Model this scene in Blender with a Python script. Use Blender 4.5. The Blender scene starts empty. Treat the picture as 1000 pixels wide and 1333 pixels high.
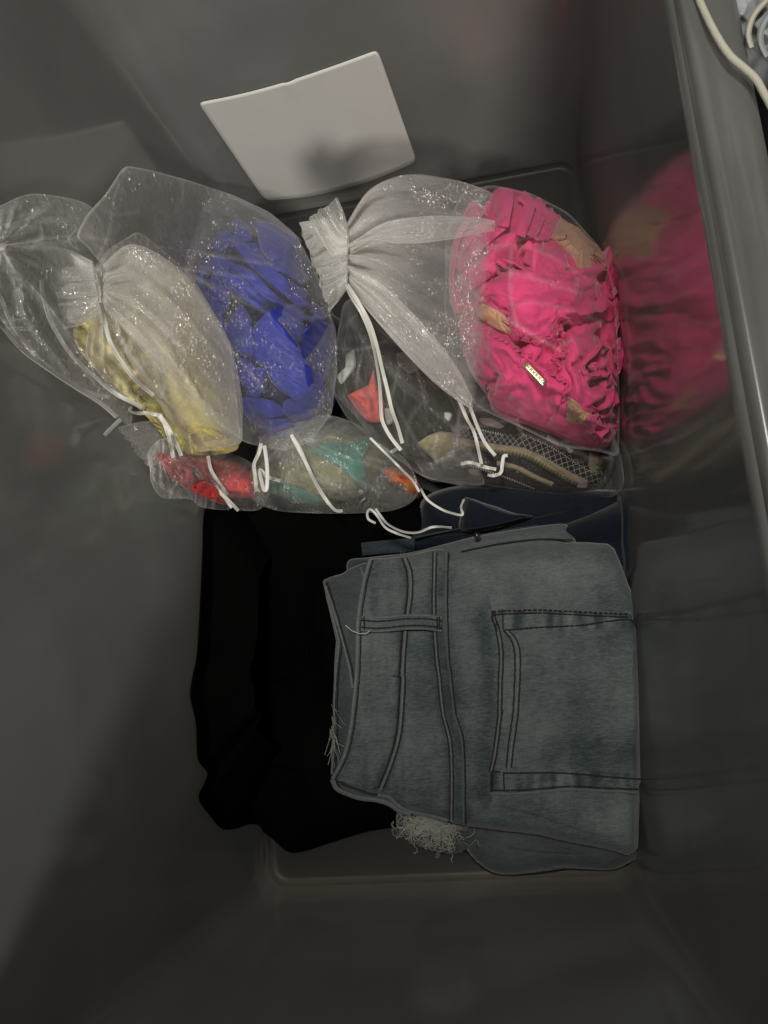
import bpy, math, random
import numpy as np
from mathutils import Matrix, Vector
random.seed(4)
S = bpy.context.scene
COL = S.collection

# ------------------------------------------------------------------ camera, world, lamp, exposure
FPX, CX, CY = 1001.0, 500.0, 666.5
CAMP = np.array([0.2398683, 0.1730242, 0.6735943])
EUL = (0.185917976864224, 0.18688908331022408, -0.0816714550390179)
BW, BL, BD, BH = 0.3091421, 0.6251845, 0.0144676, 0.4033049      # bin floor width, length, wall draft, height

cam = bpy.data.cameras.new('camera')
cam.sensor_fit = 'VERTICAL'; cam.sensor_height = 24.0
cam.lens = FPX / 1333.0 * 24.0
cam.clip_start = 0.01; cam.clip_end = 50
co = bpy.data.objects.new('camera', cam); COL.objects.link(co)
co.location = CAMP; co.rotation_euler = EUL
S.camera = co

w = bpy.data.worlds.new("World"); S.world = w; w.use_nodes = True
w.node_tree.nodes['Background'].inputs[0].default_value = (1.0, 0.99, 0.96, 1)
w.node_tree.nodes['Background'].inputs[1].default_value = 0.045

def lamp(name, loc, target, size, energy, col, cone=50):
    l = bpy.data.lights.new(name, 'SPOT'); l.shadow_soft_size = size; l.energy = energy; l.color = col
    l.spot_size = math.radians(cone); l.spot_blend = 1.0
    o = bpy.data.objects.new(name, l); COL.objects.link(o); o.location = loc
    o.rotation_euler = (Vector(target) - Vector(loc)).to_track_quat('-Z', 'Y').to_euler()
    return o
lamp('ceiling_or_fill_lamp', (0.50, -1.30, 1.68), (0.12, 0.42, 0.12), 0.15, 104.0, (1.0, 0.965, 0.90), 60)
lamp('ceiling_or_fill_lamp', (0.25, 0.45, 1.90), (0.17, 0.40, 0.10), 0.14, 84.0, (1.0, 0.965, 0.90), 36)  # added fill lamp overhead, brightens the bags and jeans

S.view_settings.view_transform = 'Standard'; S.view_settings.look = 'None'
S.view_settings.exposure = 0.0; S.view_settings.gamma = 1.0
S.render.engine = 'CYCLES'
S.cycles.transparent_max_bounces = 40
S.cycles.max_bounces = 10
S.cycles.sample_clamp_indirect = 4.0

# ------------------------------------------------------------------ pixel rays -> world points (real heights)
def _rot(e):
    a, b, c = e
    Rx = np.array([[1, 0, 0], [0, math.cos(a), -math.sin(a)], [0, math.sin(a), math.cos(a)]])
    Ry = np.array([[math.cos(b), 0, math.sin(b)], [0, 1, 0], [-math.sin(b), 0, math.cos(b)]])
    Rz = np.array([[math.cos(c), -math.sin(c), 0], [math.sin(c), math.cos(c), 0], [0, 0, 1]])
    return Rz @ Ry @ Rx
ROT = _rot(EUL)
def rays(px, py):
    px = np.asarray(px, float); py = np.asarray(py, float)
    d = np.stack([(px - CX) / FPX, -(py - CY) / FPX, -np.ones_like(px)], -1)
    return d @ ROT.T
def P(px, py, z):
    d = rays(px, py); t = (np.asarray(z, float) - CAMP[2]) / d[..., 2]
    return CAMP + d * t[..., None]
def skew(y): return np.minimum(-.007 + .10 * (np.clip(y, 0, .7) - .11), .024)
def bulge(u): return np.sin(np.pi * np.clip(u, 0, 1))
def hit_z(px, py):
    """height at which the view ray meets the inside of the bin"""
    d = rays(px, py); k = BD / BH
    best = (0 - CAMP[2]) / d[..., 2]
    for n, off in (((-1, 0, -k), 0.0), ((1, 0, -k), BW), ((0, 1, -k), BL), ((0, -1, -k), 0.0)):
        n = np.array(n, float); den = d @ n
        t = (off - CAMP @ n) / np.where(np.abs(den) < 1e-9, 1e-9, den)
        if n[0] > 0:
            for _ in range(6):
                q = CAMP + d * np.clip(t, 0, 3)[..., None]; zz = np.clip(q[..., 2], 0, BH)
                tgt = BW + skew(q[..., 1]) * (1 - zz / BH) + BD * zz / BH
                t = (tgt - CAMP[0]) / np.where(np.abs(d[..., 0]) < 1e-6, 1e-6, d[..., 0])
            best = np.where((d[..., 0] > 1e-4) & (t > 0) & (t < best), t, best)
        else: best = np.where((den > 1e-6) & (t < best), t, best)
    return CAMP[2] + d[..., 2] * best

# ------------------------------------------------------------------ noise, polylines, folds (numpy)
def pn(x, y, seed=0):
    r = np.random.RandomState(seed); g = r.rand(256, 256) * 2 * np.pi
    xi = np.floor(x).astype(int); yi = np.floor(y).astype(int); xf = x - xi; yf = y - yi
    def gr(ix, iy, fx, fy):
        a = g[ix & 255, iy & 255]; return np.cos(a) * fx + np.sin(a) * fy
    u = xf**3 * (xf * (xf * 6 - 15) + 10); v = yf**3 * (yf * (yf * 6 - 15) + 10)
    a = gr(xi, yi, xf, yf) * (1 - u) + gr(xi + 1, yi, xf - 1, yf) * u
    b = gr(xi, yi + 1, xf, yf - 1) * (1 - u) + gr(xi + 1, yi + 1, xf - 1, yf - 1) * u
    return (a * (1 - v) + b * v) * 1.4
def fbm(x, y, seed=0, oc=4):
    s = 0; a = 1
    for k in range(oc): s = s + a * pn(x * 2**k, y * 2**k, seed + k); a *= .5
    return s
def ridged(x, y, seed=0, oc=3):
    s = 0; a = 1
    for k in range(oc): s = s + a * (1 - 2 * np.abs(pn(x * 2**k, y * 2**k, seed + k))); a *= .5
    return s
def smooth(a, b, x):
    t = np.clip((x - a) / (b - a), 0, 1); return t * t * (3 - 2 * t)
def resample(pts, n, closed=False, curve=True):
    p = np.array(pts, float); m = len(p)
    if curve:
        out = []
        segs = m if closed else m - 1
        for i in range(segs):
            if closed: a, b, c, d = p[(i - 1) % m], p[i], p[(i + 1) % m], p[(i + 2) % m]
            else: a, b, c, d = p[max(i - 1, 0)], p[i], p[i + 1], p[min(i + 2, m - 1)]
            for t in np.linspace(0, 1, 12, endpoint=False):
                out.append(.5 * (2 * b + (c - a) * t + (2 * a - 5 * b + 4 * c - d) * t * t + (3 * b - a - 3 * c + d) * t**3))
        if not closed: out.append(p[-1])
        p = np.array(out)
    if closed: p = np.vstack([p, p[:1]])
    s = np.concatenate([[0], np.cumsum(np.linalg.norm(np.diff(p, axis=0), axis=1))])
    q = np.linspace(0, s[-1], n, endpoint=not closed)
    return np.stack([np.interp(q, s, p[:, k]) for k in range(p.shape[1])], -1)
def round_poly(pts, r=3.0):
    p = np.array(pts, float); out = []; m = len(p)
    for i in range(m):
        a, b, c = p[i - 1], p[i], p[(i + 1) % m]
        u = (a - b); v = (c - b); lu = np.linalg.norm(u); lv = np.linalg.norm(v)
        k = min(r, lu * .4, lv * .4)
        A = b + u / lu * k; B = b + v / lv * k
        for t in (0, .33, .67, 1): out.append((1 - t)**2 * A + 2 * t * (1 - t) * b + t * t * B)
    return np.array(out)
def crop(x0, y0, s):
    return lambda *pts: [(x0 + s * x, y0 + s * y) for x, y in pts]
def seg_dist(px, py, line, curve=True):
    """distance to a polyline, signed (+ on its right-hand side in the picture), and the position along it 0..1"""
    q = resample(line, max(8, 5 * len(line)), False, curve)
    best = np.full(px.shape, 1e9); sg = np.ones(px.shape); tt = np.zeros(px.shape)
    N = len(q) - 1
    for i in range(N):
        a = q[i]; d = q[i + 1] - a; L2 = d @ d + 1e-9
        t = np.clip(((px - a[0]) * d[0] + (py - a[1]) * d[1]) / L2, 0, 1)
        dx = px - a[0] - t * d[0]; dy = py - a[1] - t * d[1]
        D = np.hypot(dx, dy); m = D < best
        best = np.where(m, D, best)
        sg = np.where(m, np.sign(d[0] * (py - a[1]) - d[1] * (px - a[0]) + 1e-9), sg)
        tt = np.where(m, (i + t) / N, tt)
    return best * sg, tt
def folds(px, py, lst):
    """cloth folds: a lip that is high along the line on one side and drops sharply over it"""
    z = np.zeros(px.shape)
    for line, amp, width, side in lst:
        d, t = seg_dist(px, py, line); d = d * side
        env = np.clip(np.sin(np.pi * np.clip(t, .02, .98)), 0, 1)**.5
        z += amp * env * np.where(d > 0, np.exp(-(d / width)**1.3) * smooth(-1.5, 2.5, d), smooth(-1.5, 2.5, d) - .35 * np.exp(-(d / 5)**2) * smooth(1, -2, d))
    return z
def inside(px, py, poly):
    p = np.array(poly); c = np.zeros(px.shape, bool); j = len(p) - 1
    for i in range(len(p)):
        xi, yi = p[i]; xj, yj = p[j]
        c ^= ((yi > py) != (yj > py)) & (px < (xj - xi) * (py - yi) / (yj - yi + 1e-12) + xi); j = i
    return c

# ------------------------------------------------------------------ objects
def mesh_obj(name, V, F, m, parent=None, smooth_=True, attrs=None, uv=None):
    me = bpy.data.meshes.new(name)
    me.from_pydata([tuple(v) for v in V], [], F)
    if smooth_: me.polygons.foreach_set('use_smooth', [True] * len(me.polygons))
    for k, a in (attrs or {}).items():
        at = me.attributes.new(k, 'FLOAT', 'POINT'); at.data.foreach_set('value', np.asarray(a, np.float32))
    if uv is not None:
        l = me.uv_layers.new(name='UVMap'); li = np.empty(len(me.loops), np.int32); me.loops.foreach_get('vertex_index', li)
        l.data.foreach_set('uv', np.asarray(uv, np.float32)[li].ravel())
    me.update()
    o = bpy.data.objects.new(name, me); COL.objects.link(o)
    if m is not None: me.materials.append(m)
    if parent is not None:
        o.parent = parent
        if parent.type == 'EMPTY': o.matrix_parent_inverse = Matrix.Translation(-parent.location)
    return o
def tag(o, label, cat, group=None, kind=None):
    o['label'] = label; o['category'] = cat
    if group: o['group'] = group
    if kind: o['kind'] = kind
    return o
def thing(name, label, cat, loc, group=None):
    o = bpy.data.objects.new(name, None); COL.objects.link(o); o.location = tuple(loc); o.empty_display_size = .02
    return tag(o, label, cat, group)
def grid_faces(nu, nv, closed_v=False, off=0):
    F = []
    for i in range(nu - 1):
        for j in range(nv if closed_v else nv - 1):
            a = off + i * nv + j; b = off + i * nv + (j + 1) % nv
            F.append((a, b, b + nv, a + nv))
    return F
def ring_mesh(outline, zf, n=160, nr=40, centre=None, curve=True, thick=.0015, edge=.0, power=1.0, both=None):
    """cloth over a closed outline: rings from the rim to the centre, lying at height zf(px, py, rho); rim turned down by thick.
    both: a second sheet below at both(px,py,rho)"""
    o = resample(outline, n, True, curve)
    c = np.array(centre if centre is not None else o.mean(0), float)
    rho = (1 - (np.arange(nr + 1) / nr)**power)
    rr = rho[:-1]
    X = c[0] + (o[None, :, 0] - c[0]) * rr[:, None]; Y = c[1] + (o[None, :, 1] - c[1]) * rr[:, None]
    R = np.broadcast_to(rr[:, None], X.shape)
    Z = zf(X, Y, R)
    V = P(X, Y, Z).reshape(-1, 3)
    cz = zf(np.array([c[0]]), np.array([c[1]]), np.array([0.0]))
    V = np.vstack([V, P(np.array([c[0]]), np.array([c[1]]), cz)])
    F = grid_faces(nr, n, True)
    ci = nr * n
    F += [((nr - 1) * n + j, (nr - 1) * n + (j + 1) % n, ci) for j in range(n)]
    if both is not None:
        Zb = both(X, Y, R); Vb = P(X[1:], Y[1:], Zb[1:]).reshape(-1, 3)
        off = len(V); V = np.vstack([V, Vb])
        F += [(j, off + j, off + (j + 1) % n, (j + 1) % n) for j in range(n)]
        F += [tuple(reversed(f)) for f in grid_faces(nr - 1, n, True, off)]
    elif thick:
        edge3 = V[:n].copy(); cen = V[:n].mean(0)
        e1 = edge3 - (0, 0, thick * .5); e1[:, :2] += (edge3[:, :2] - cen[:2]) / (np.linalg.norm(edge3[:, :2] - cen[:2], axis=1)[:, None] + 1e-9) * thick * .35
        e2 = edge3 - (0, 0, thick)
        e3 = cen + (edge3 - cen) * .55; e3[:, 2] = edge3[:, 2] - thick
        off = len(V); V = np.vstack([V, e1, e2, e3])
        for k, (a, b) in enumerate(((0, off), (off, off + n), (off + n, off + 2 * n))):
            F += [(b + j, b + (j + 1) % n, a + (j + 1) % n, a + j) for j in range(n)]
    return V, F, (X, Y, R)
def strip(line, width, zf, n=80, nv=5, arch=.0006, curve=True, taper=False):
    """a flat band along a picture polyline (width in picture pixels), lying at zf; slightly arched, edges turned down"""
    q = resample(line, n, False, curve)
    t = np.gradient(q, axis=0); t /= np.linalg.norm(t, axis=1)[:, None] + 1e-9
    nrm = np.stack([-t[:, 1], t[:, 0]], -1)
    s = np.linspace(-1, 1, nv)
    wd = np.full(n, width / 2.0) if np.isscalar(width) else np.interp(np.linspace(0, 1, n), np.linspace(0, 1, len(width)), width) / 2.0
    X = q[:, None, 0] + nrm[:, None, 0] * s * wd[:, None]; Y = q[:, None, 1] + nrm[:, None, 1] * s * wd[:, None]
    Z = zf(X, Y) + arch * (1 - np.abs(s)**2.5)[None, :]
    Z = Z - np.where(np.abs(s) > .999, arch * 1.2, 0)[None, :]
    V = P(X, Y, Z).reshape(-1, 3)
    L = np.concatenate([[0], np.cumsum(np.linalg.norm(np.diff(q, axis=0), axis=1))])
    uv = np.stack([np.broadcast_to(L[:, None] / max(np.mean(wd) * 2, 1e-6), X.shape), np.broadcast_to((s[None] + 1) / 2, X.shape)], -1).reshape(-1, 2)
    return V, grid_faces(n, nv), uv
def between(A, B, zf, nu=80, nv=24, bow=None, prof=None, curve=True):
    """a sheet between two picture polylines A and B"""
    a = resample(A, nu, False, curve); b = resample(B, nu, False, curve)
    s = np.linspace(0, 1, nv); u = np.linspace(0, 1, nu)
    X = a[:, None, 0] * (1 - s) + b[:, None, 0] * s; Y = a[:, None, 1] * (1 - s) + b[:, None, 1] * s
    U = np.broadcast_to(u[:, None], X.shape); Sg = np.broadcast_to(s[None], X.shape)
    if bow is not None:
        k = 4 * Sg * (1 - Sg) * U**3; X = X + bow[0] * k; Y = Y + bow[1] * k
    Z = zf(X, Y, U, Sg)
    return X, Y, Z, U, Sg
def tube(pts, r, sides=5, taper=None):
    p = np.array(pts, float); n = len(p)
    t = np.gradient(p, axis=0); t /= np.linalg.norm(t, axis=1)[:, None] + 1e-12
    up = np.array([0, 0, 1.0]); a = np.cross(t, up); a[np.linalg.norm(a, axis=1) < 1e-3] = (1, 0, 0)
    a /= np.linalg.norm(a, axis=1)[:, None]; b = np.cross(a, t)
    th = np.linspace(0, 2 * np.pi, sides, endpoint=False)
    rr = np.full(n, r) if taper is None else r * np.interp(np.linspace(0, 1, n), np.linspace(0, 1, len(taper)), taper)
    V = p[:, None] + rr[:, None, None] * (a[:, None] * np.cos(th)[None, :, None] + b[:, None] * np.sin(th)[None, :, None])
    return V.reshape(-1, 3), grid_faces(n, sides, True)
def join(parts):
    V = []; F = []; o = 0
    for v, f in parts:
        V.append(v); F += [tuple(i + o for i in q) for q in f]; o += len(v)
    return np.vstack(V), F

def project(W):
    q = (W - CAMP) @ ROT; return CX + FPX * q[..., 0] / -q[..., 2], CY - FPX * q[..., 1] / -q[..., 2]
def sampler(W, fallback, step=2.5):
    """height of a cloth surface under any picture pixel"""
    px, py = project(W.reshape(-1, 3)); z = W.reshape(-1, 3)[:, 2]
    x0, y0 = px.min() - 8, py.min() - 8; nx = int((px.max() - x0 + 16) / step) + 1; ny = int((py.max() - y0 + 16) / step) + 1
    g = np.full((nx, ny), -1.0); np.maximum.at(g, (((px - x0) / step).astype(int), ((py - y0) / step).astype(int)), z)
    for _ in range(8):
        e = g < 0
        if not e.any(): break
        acc = np.zeros_like(g); cnt = np.zeros_like(g)
        for dx, dy in ((1, 0), (-1, 0), (0, 1), (0, -1)):
            r = np.roll(g, (dx, dy), (0, 1)); ok = r >= 0; acc += np.where(ok, r, 0); cnt += ok
        g = np.where(e & (cnt > 0), acc / np.maximum(cnt, 1), g)
    def f(X, Y):
        u = np.clip((X - x0) / step - .5, 0, nx - 1.001); v = np.clip((Y - y0) / step - .5, 0, ny - 1.001); i = u.astype(int); j = v.astype(int); a = u - i; b = v - j
        c = [g[i, j], g[np.minimum(i + 1, nx - 1), j], g[i, np.minimum(j + 1, ny - 1)], g[np.minimum(i + 1, nx - 1), np.minimum(j + 1, ny - 1)]]
        m = np.minimum(np.minimum(c[0], c[1]), np.minimum(c[2], c[3]))
        return np.where(m < 0, fallback(X, Y), c[0] * (1 - a) * (1 - b) + c[1] * a * (1 - b) + c[2] * (1 - a) * b + c[3] * a * b)
    return f
def buckle(outline, zf, n=100, stretch=(1.2, 1.2), iters=220, amp=.004, free=False, seed=1, centre=None, hi=.02, lo=.008, stiff=3, curve=True, rot=0.0, maxd=.012, soft=2):
    """cloth cut larger than its place and left to buckle: position-based relaxation on a grid. Returns n x n x 3 points."""
    o = resample(outline, 400, True, curve); c = np.array(centre if centre is not None else o.mean(0), float)
    th = np.arctan2(o[:, 1] - c[1], o[:, 0] - c[0]); r = np.hypot(o[:, 0] - c[0], o[:, 1] - c[1]); k = np.argsort(th)
    th = np.concatenate([th[k] - 2 * np.pi, th[k], th[k] + 2 * np.pi]); r = np.concatenate([r[k]] * 3)
    a, b = np.meshgrid(np.linspace(-1, 1, n), np.linspace(-1, 1, n), indexing='ij')
    u = a * np.sqrt(1 - b * b / 2); v = b * np.sqrt(1 - a * a / 2)
    ang = np.arctan2(v, u) + rot; ang = (ang + np.pi) % (2 * np.pi) - np.pi; rho = np.hypot(u, v); rad = np.interp(ang, th, r) * rho
    X = c[0] + rad * np.cos(ang); Y = c[1] + rad * np.sin(ang)
    W0 = P(X, Y, zf(X, Y, rho)); W = W0.copy()
    edge = smooth(0, .15, 1 - rho) if not free else np.ones_like(rho)
    W[..., 2] += amp * edge * fbm(X / 55, Y / 55, seed, 2); W[..., 0] += amp * .4 * edge * fbm(X / 30, Y / 30, seed + 5, 2); W[..., 1] += amp * .4 * edge * fbm(X / 30, Y / 30, seed + 9, 2)
    pin = np.zeros((n, n), bool); pin[[0, -1]] = True; pin[:, [0, -1]] = True
    wgt = np.where(pin & (not free), 0.0, 1.0)[..., None]
    fam = []
    for (di, dj, su) in ((1, 0, stretch[0]), (0, 1, stretch[1]), (1, 1, None), (1, -1, None)):
        I0 = slice(0, n - di); I1 = slice(di, n)
        J0, J1 = (slice(0, n - dj), slice(dj, n)) if dj >= 0 else (slice(-dj, n), slice(0, n + dj))
        L = np.linalg.norm(W0[I1, J1] - W0[I0, J0], axis=-1) * (su or math.sqrt((stretch[0]**2 + stretch[1]**2) / 2))
        fam.append((I0, J0, I1, J1, L, 1.0 if su else .35, False))
    for (di, dj, su) in ((stiff, 0, stretch[0]), (0, stiff, stretch[1]), (2, 0, stretch[0]), (0, 2, stretch[1])):
        I0, I1, J0, J1 = slice(0, n - di), slice(di, n), slice(0, n - dj), slice(dj, n)
        d = W0[1:, :] - W0[:-1, :] if di else W0[:, 1:] - W0[:, :-1]; l1 = np.linalg.norm(d, axis=-1); cs = np.cumsum(np.concatenate([np.zeros((1, n)), l1], 0) if di else np.concatenate([np.zeros((n, 1)), l1], 1), axis=0 if di else 1)
        L = (cs[I1, J1] - cs[I0, J0]) * su * (.985 if max(di, dj) == 2 else .955)
        fam.append((I0, J0, I1, J1, L, .5, True))
    for it in range(iters):
        acc = np.zeros_like(W); cnt = np.full((n, n, 1), 1e-6)
        for I0, J0, I1, J1, L, kf, one in fam:
            d = W[I1, J1] - W[I0, J0]; ln = np.linalg.norm(d, axis=-1) + 1e-9; e = (ln - L) / ln
            if one: e = np.minimum(e, 0)
            q = d * (e * .5 * kf)[..., None]; acc[I0, J0] += q; acc[I1, J1] -= q; cnt[I0, J0] += kf; cnt[I1, J1] += kf
        W = W + acc / cnt * 1.9 * wgt
        D = W - W0; D *= .998
        D[..., :2] = np.clip(D[..., :2], -maxd, maxd)
        D[..., 2] = np.where(D[..., 2] > hi, hi + (D[..., 2] - hi) * .3, np.where(D[..., 2] < -lo, -lo + (D[..., 2] + lo) * .3, D[..., 2]))
        W = W0 + D
    for _ in range(soft):
        A = W.copy(); A[1:-1, 1:-1] = .5 * W[1:-1, 1:-1] + .125 * (W[2:, 1:-1] + W[:-2, 1:-1] + W[1:-1, 2:] + W[1:-1, :-2]); W = A
    px, py = project(W); W[..., 2] = np.maximum(W[..., 2], hit_z(px, py) + .003)
    return W, X, Y, rho
def cloth_obj(name, W, mat, parent, drop=.002, attrs=None):
    n = W.shape[0]; V = W.reshape(-1, 3); F = [tuple(reversed(f)) for f in grid_faces(n, n)]
    e = [j for j in range(n)] + [i * n + n - 1 for i in range(1, n)] + [(n - 1) * n + j for j in range(n - 2, -1, -1)] + [i * n for i in range(n - 2, 0, -1)]
    c = V.mean(0); low = V[e].copy(); low[:, 2] -= drop; low[:, :2] += (c[:2] - low[:, :2]) * .02; off = len(V); V = np.vstack([V, low]); m = len(e)
    F += [(e[k], e[(k + 1) % m], off + (k + 1) % m, off + k) for k in range(m)]
    a, b, cc = V[F[len(F) // 3][0]], V[F[len(F) // 3][1]], V[F[len(F) // 3][2]]
    if np.cross(b - a, cc - a)[2] < 0: F = [tuple(reversed(f)) for f in F]
    return mesh_obj(name, V, F, mat, parent)

# ------------------------------------------------------------------ materials
class NT:
    def __init__(s, name):
        s.m = bpy.data.materials.new(name); s.m.use_nodes = True; s.t = s.m.node_tree; s.t.nodes.clear()
        s.out = s.n('ShaderNodeOutputMaterial')
    def n(s, ty, **kw):
        nd = s.t.nodes.new(ty)
        for k, v in kw.items():
            if k.startswith('_'): setattr(nd, k[1:], v)
            else: nd.inputs[k.replace('__', ' ')].default_value = v
        return nd
    def l(s, a, b): s.t.links.new(a, b)
    def coord(s, scale=(1, 1, 1), rot=(0, 0, 0), uv=False):
        tc = s.n('ShaderNodeTexCoord'); mp = s.n('ShaderNodeMapping'); mp.inputs['Scale'].default_value = scale; mp.inputs['Rotation'].default_value = rot
        s.l(tc.outputs['UV' if uv else 'Object'], mp.inputs['Vector']); return mp.outputs[0]
    def noise(s, vec, scale, detail=4, rough=.55):
        nd = s.n('ShaderNodeTexNoise', Scale=scale, Detail=detail, Roughness=rough); s.l(vec, nd.inputs['Vector']); return nd.outputs[0]
    def ramp(s, fac, stops):
        r = s.n('ShaderNodeValToRGB'); e = r.color_ramp.elements
        while len(e) < len(stops): e.new(.5)
        for k, (p, c) in zip(e, stops): k.position = p; k.color = (*c, 1) if len(c) == 3 else c
        s.l(fac, r.inputs[0]); return r.outputs[0]
    def math(s, op, a, b=None, clamp=False):
        nd = s.n('ShaderNodeMath', _operation=op, _use_clamp=clamp)
        for i, v in enumerate((a, b)):
            if v is None: continue
            if isinstance(v, (int, float)): nd.inputs[i].default_value = v
            else: s.l(v, nd.inputs[i])
        return nd.outputs[0]
    def mixc(s, fac, a, b, mode='MIX'):
        nd = s.n('ShaderNodeMix', _data_type='RGBA', _blend_type=mode)
        for i, v in ((0, fac), (6, a), (7, b)):
            if isinstance(v, (int, float)): nd.inputs[i].default_value = v
            elif isinstance(v, tuple): nd.inputs[i].default_value = (*v, 1)
            else: s.l(v, nd.inputs[i])
        return nd.outputs[2]
    def bump(s, h, strength=.3, dist=.001, normal=None):
        b = s.n('ShaderNodeBump', Strength=strength, Distance=dist); s.l(h, b.inputs['Height'])
        if normal is not None: s.l(normal, b.inputs['Normal'])
        return b.outputs[0]

def fabric(name, col, rough=.8, sheen=.3, var=.18, weave=900., bump=.25, crumple=0., translucent=0., col2=None):
    t = NT(name); v = t.coord()
    big = t.noise(v, 28, 4); fine = t.noise(v, weave, 2, .6)
    d = tuple(c * (1 - var) for c in col); b = tuple(min(1, c * (1 + var)) for c in col)
    c = t.ramp(big, [(.35, d), (.65, b)])
    if col2: c = t.mixc(t.math('MULTIPLY', t.ramp(t.noise(v, 60, 3), [(.60, (0, 0, 0)), (.66, (1, 1, 1))]), .6), c, col2)
    c = t.mixc(.35, c, t.ramp(fine, [(.3, (.55, .55, .55)), (.7, (1, 1, 1))]), 'MULTIPLY')
    nrm = t.bump(fine, bump, .0006)
    if crumple: nrm = t.bump(t.noise(v, 130, 4, .6), crumple, .004, nrm)
    p = t.n('ShaderNodeBsdfPrincipled', Roughness=rough)
    p.inputs['Sheen Weight'].default_value = sheen; p.inputs['Sheen Roughness'].default_value = .4
    p.inputs['Specular IOR Level'].default_value = min(.25, .04 + 2 * max(col))
    t.l(c, p.inputs['Base Color']); t.l(nrm, p.inputs['Normal'])
    if translucent:
        tr = t.n('ShaderNodeBsdfTranslucent'); t.l(c, tr.inputs[0]); mx = t.n('ShaderNodeMixShader', Fac=translucent)
        t.l(p.outputs[0], mx.inputs[1]); t.l(tr.outputs[0], mx.inputs[2]); t.l(mx.outputs[0], t.out.inputs[0])
    else: t.l(p.outputs[0], t.out.inputs[0])
    return t.m

def organza(name, base=.10, edge=.42, col=(.96, .95, .92), glint=.55):
    t = NT(name); v = t.coord()
    at = t.n('ShaderNodeAttribute', _attribute_name='dens')
    lw = t.n('ShaderNodeLayerWeight', Blend=.35)
    soft = t.noise(v, 55, 4, .6)
    thread = t.noise(t.coord((1900, 330, 700), (0, 0, .3)), 1.0, 2)
    # fraction of the light the threads catch: more where the cloth is steep to the view or bunched up
    f = t.math('ADD', t.math('MULTIPLY', t.math('POWER', lw.outputs['Facing'], 1.6), edge), base)
    f = t.math('ADD', f, at.outputs['Fac'])
    f = t.math('MULTIPLY', f, t.math('ADD', t.math('MULTIPLY', soft, .7), .65))
    f = t.math('MULTIPLY', f, t.math('ADD', t.math('MULTIPLY', thread, 1.3), .35), True)
    nb = t.bump(t.noise(v, 160, 4, .65), .5, .003)
    dif = t.n('ShaderNodeBsdfDiffuse', Color=(*col, 1)); t.l(nb, dif.inputs['Normal'])
    trl = t.n('ShaderNodeBsdfTranslucent', Color=(*col, 1)); t.l(nb, trl.inputs['Normal'])
    body = t.n('ShaderNodeMixShader', Fac=.48); t.l(dif.outputs[0], body.inputs[1]); t.l(trl.outputs[0], body.inputs[2])
    # glints: short shiny threads, each turned its own way
    vo = t.n('ShaderNodeTexVoronoi', Scale=1.0); t.l(t.coord((2300, 420, 900), (0, 0, .25)), vo.inputs['Vector'])
    sub = t.n('ShaderNodeVectorMath', _operation='SUBTRACT'); sub.inputs[1].default_value = (.5, .5, .5); t.l(vo.outputs['Color'], sub.inputs[0])
    sc = t.n('ShaderNodeVectorMath', _operation='SCALE'); sc.inputs['Scale'].default_value = 1.5; t.l(sub.outputs[0], sc.inputs[0])
    ge = t.n('ShaderNodeNewGeometry'); ad = t.n('ShaderNodeVectorMath', _operation='ADD'); t.l(nb, ad.inputs[0]); t.l(sc.outputs[0], ad.inputs[1])
    no = t.n('ShaderNodeVectorMath', _operation='NORMALIZE'); t.l(ad.outputs[0], no.inputs[0])
    gl = t.n('ShaderNodeBsdfGlossy', Color=(1, .98, .93, 1), Roughness=.22); t.l(no.outputs[0], gl.inputs['Normal'])
    patch = t.ramp(t.noise(v, 38, 3, .6), [(.48, (.02, .02, .02)), (.62, (1, 1, 1))])
    gf = t.math('MULTIPLY', t.math('MULTIPLY', patch, glint), t.math('MULTIPLY', f, 6.0, True))
    tp = t.n('ShaderNodeBsdfTransparent')
    m1 = t.n('ShaderNodeMixShader'); t.l(f, m1.inputs[0]); t.l(tp.outputs[0], m1.inputs[1]); t.l(body.outputs[0], m1.inputs[2])
    m2 = t.n('ShaderNodeMixShader'); t.l(t.math('MULTIPLY', gf, .35), m2.inputs[0]); t.l(m1.outputs[0], m2.inputs[1]); t.l(gl.outputs[0], m2.inputs[2])
    t.l(m2.outputs[0], t.out.inputs[0])
    return t.m

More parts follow.
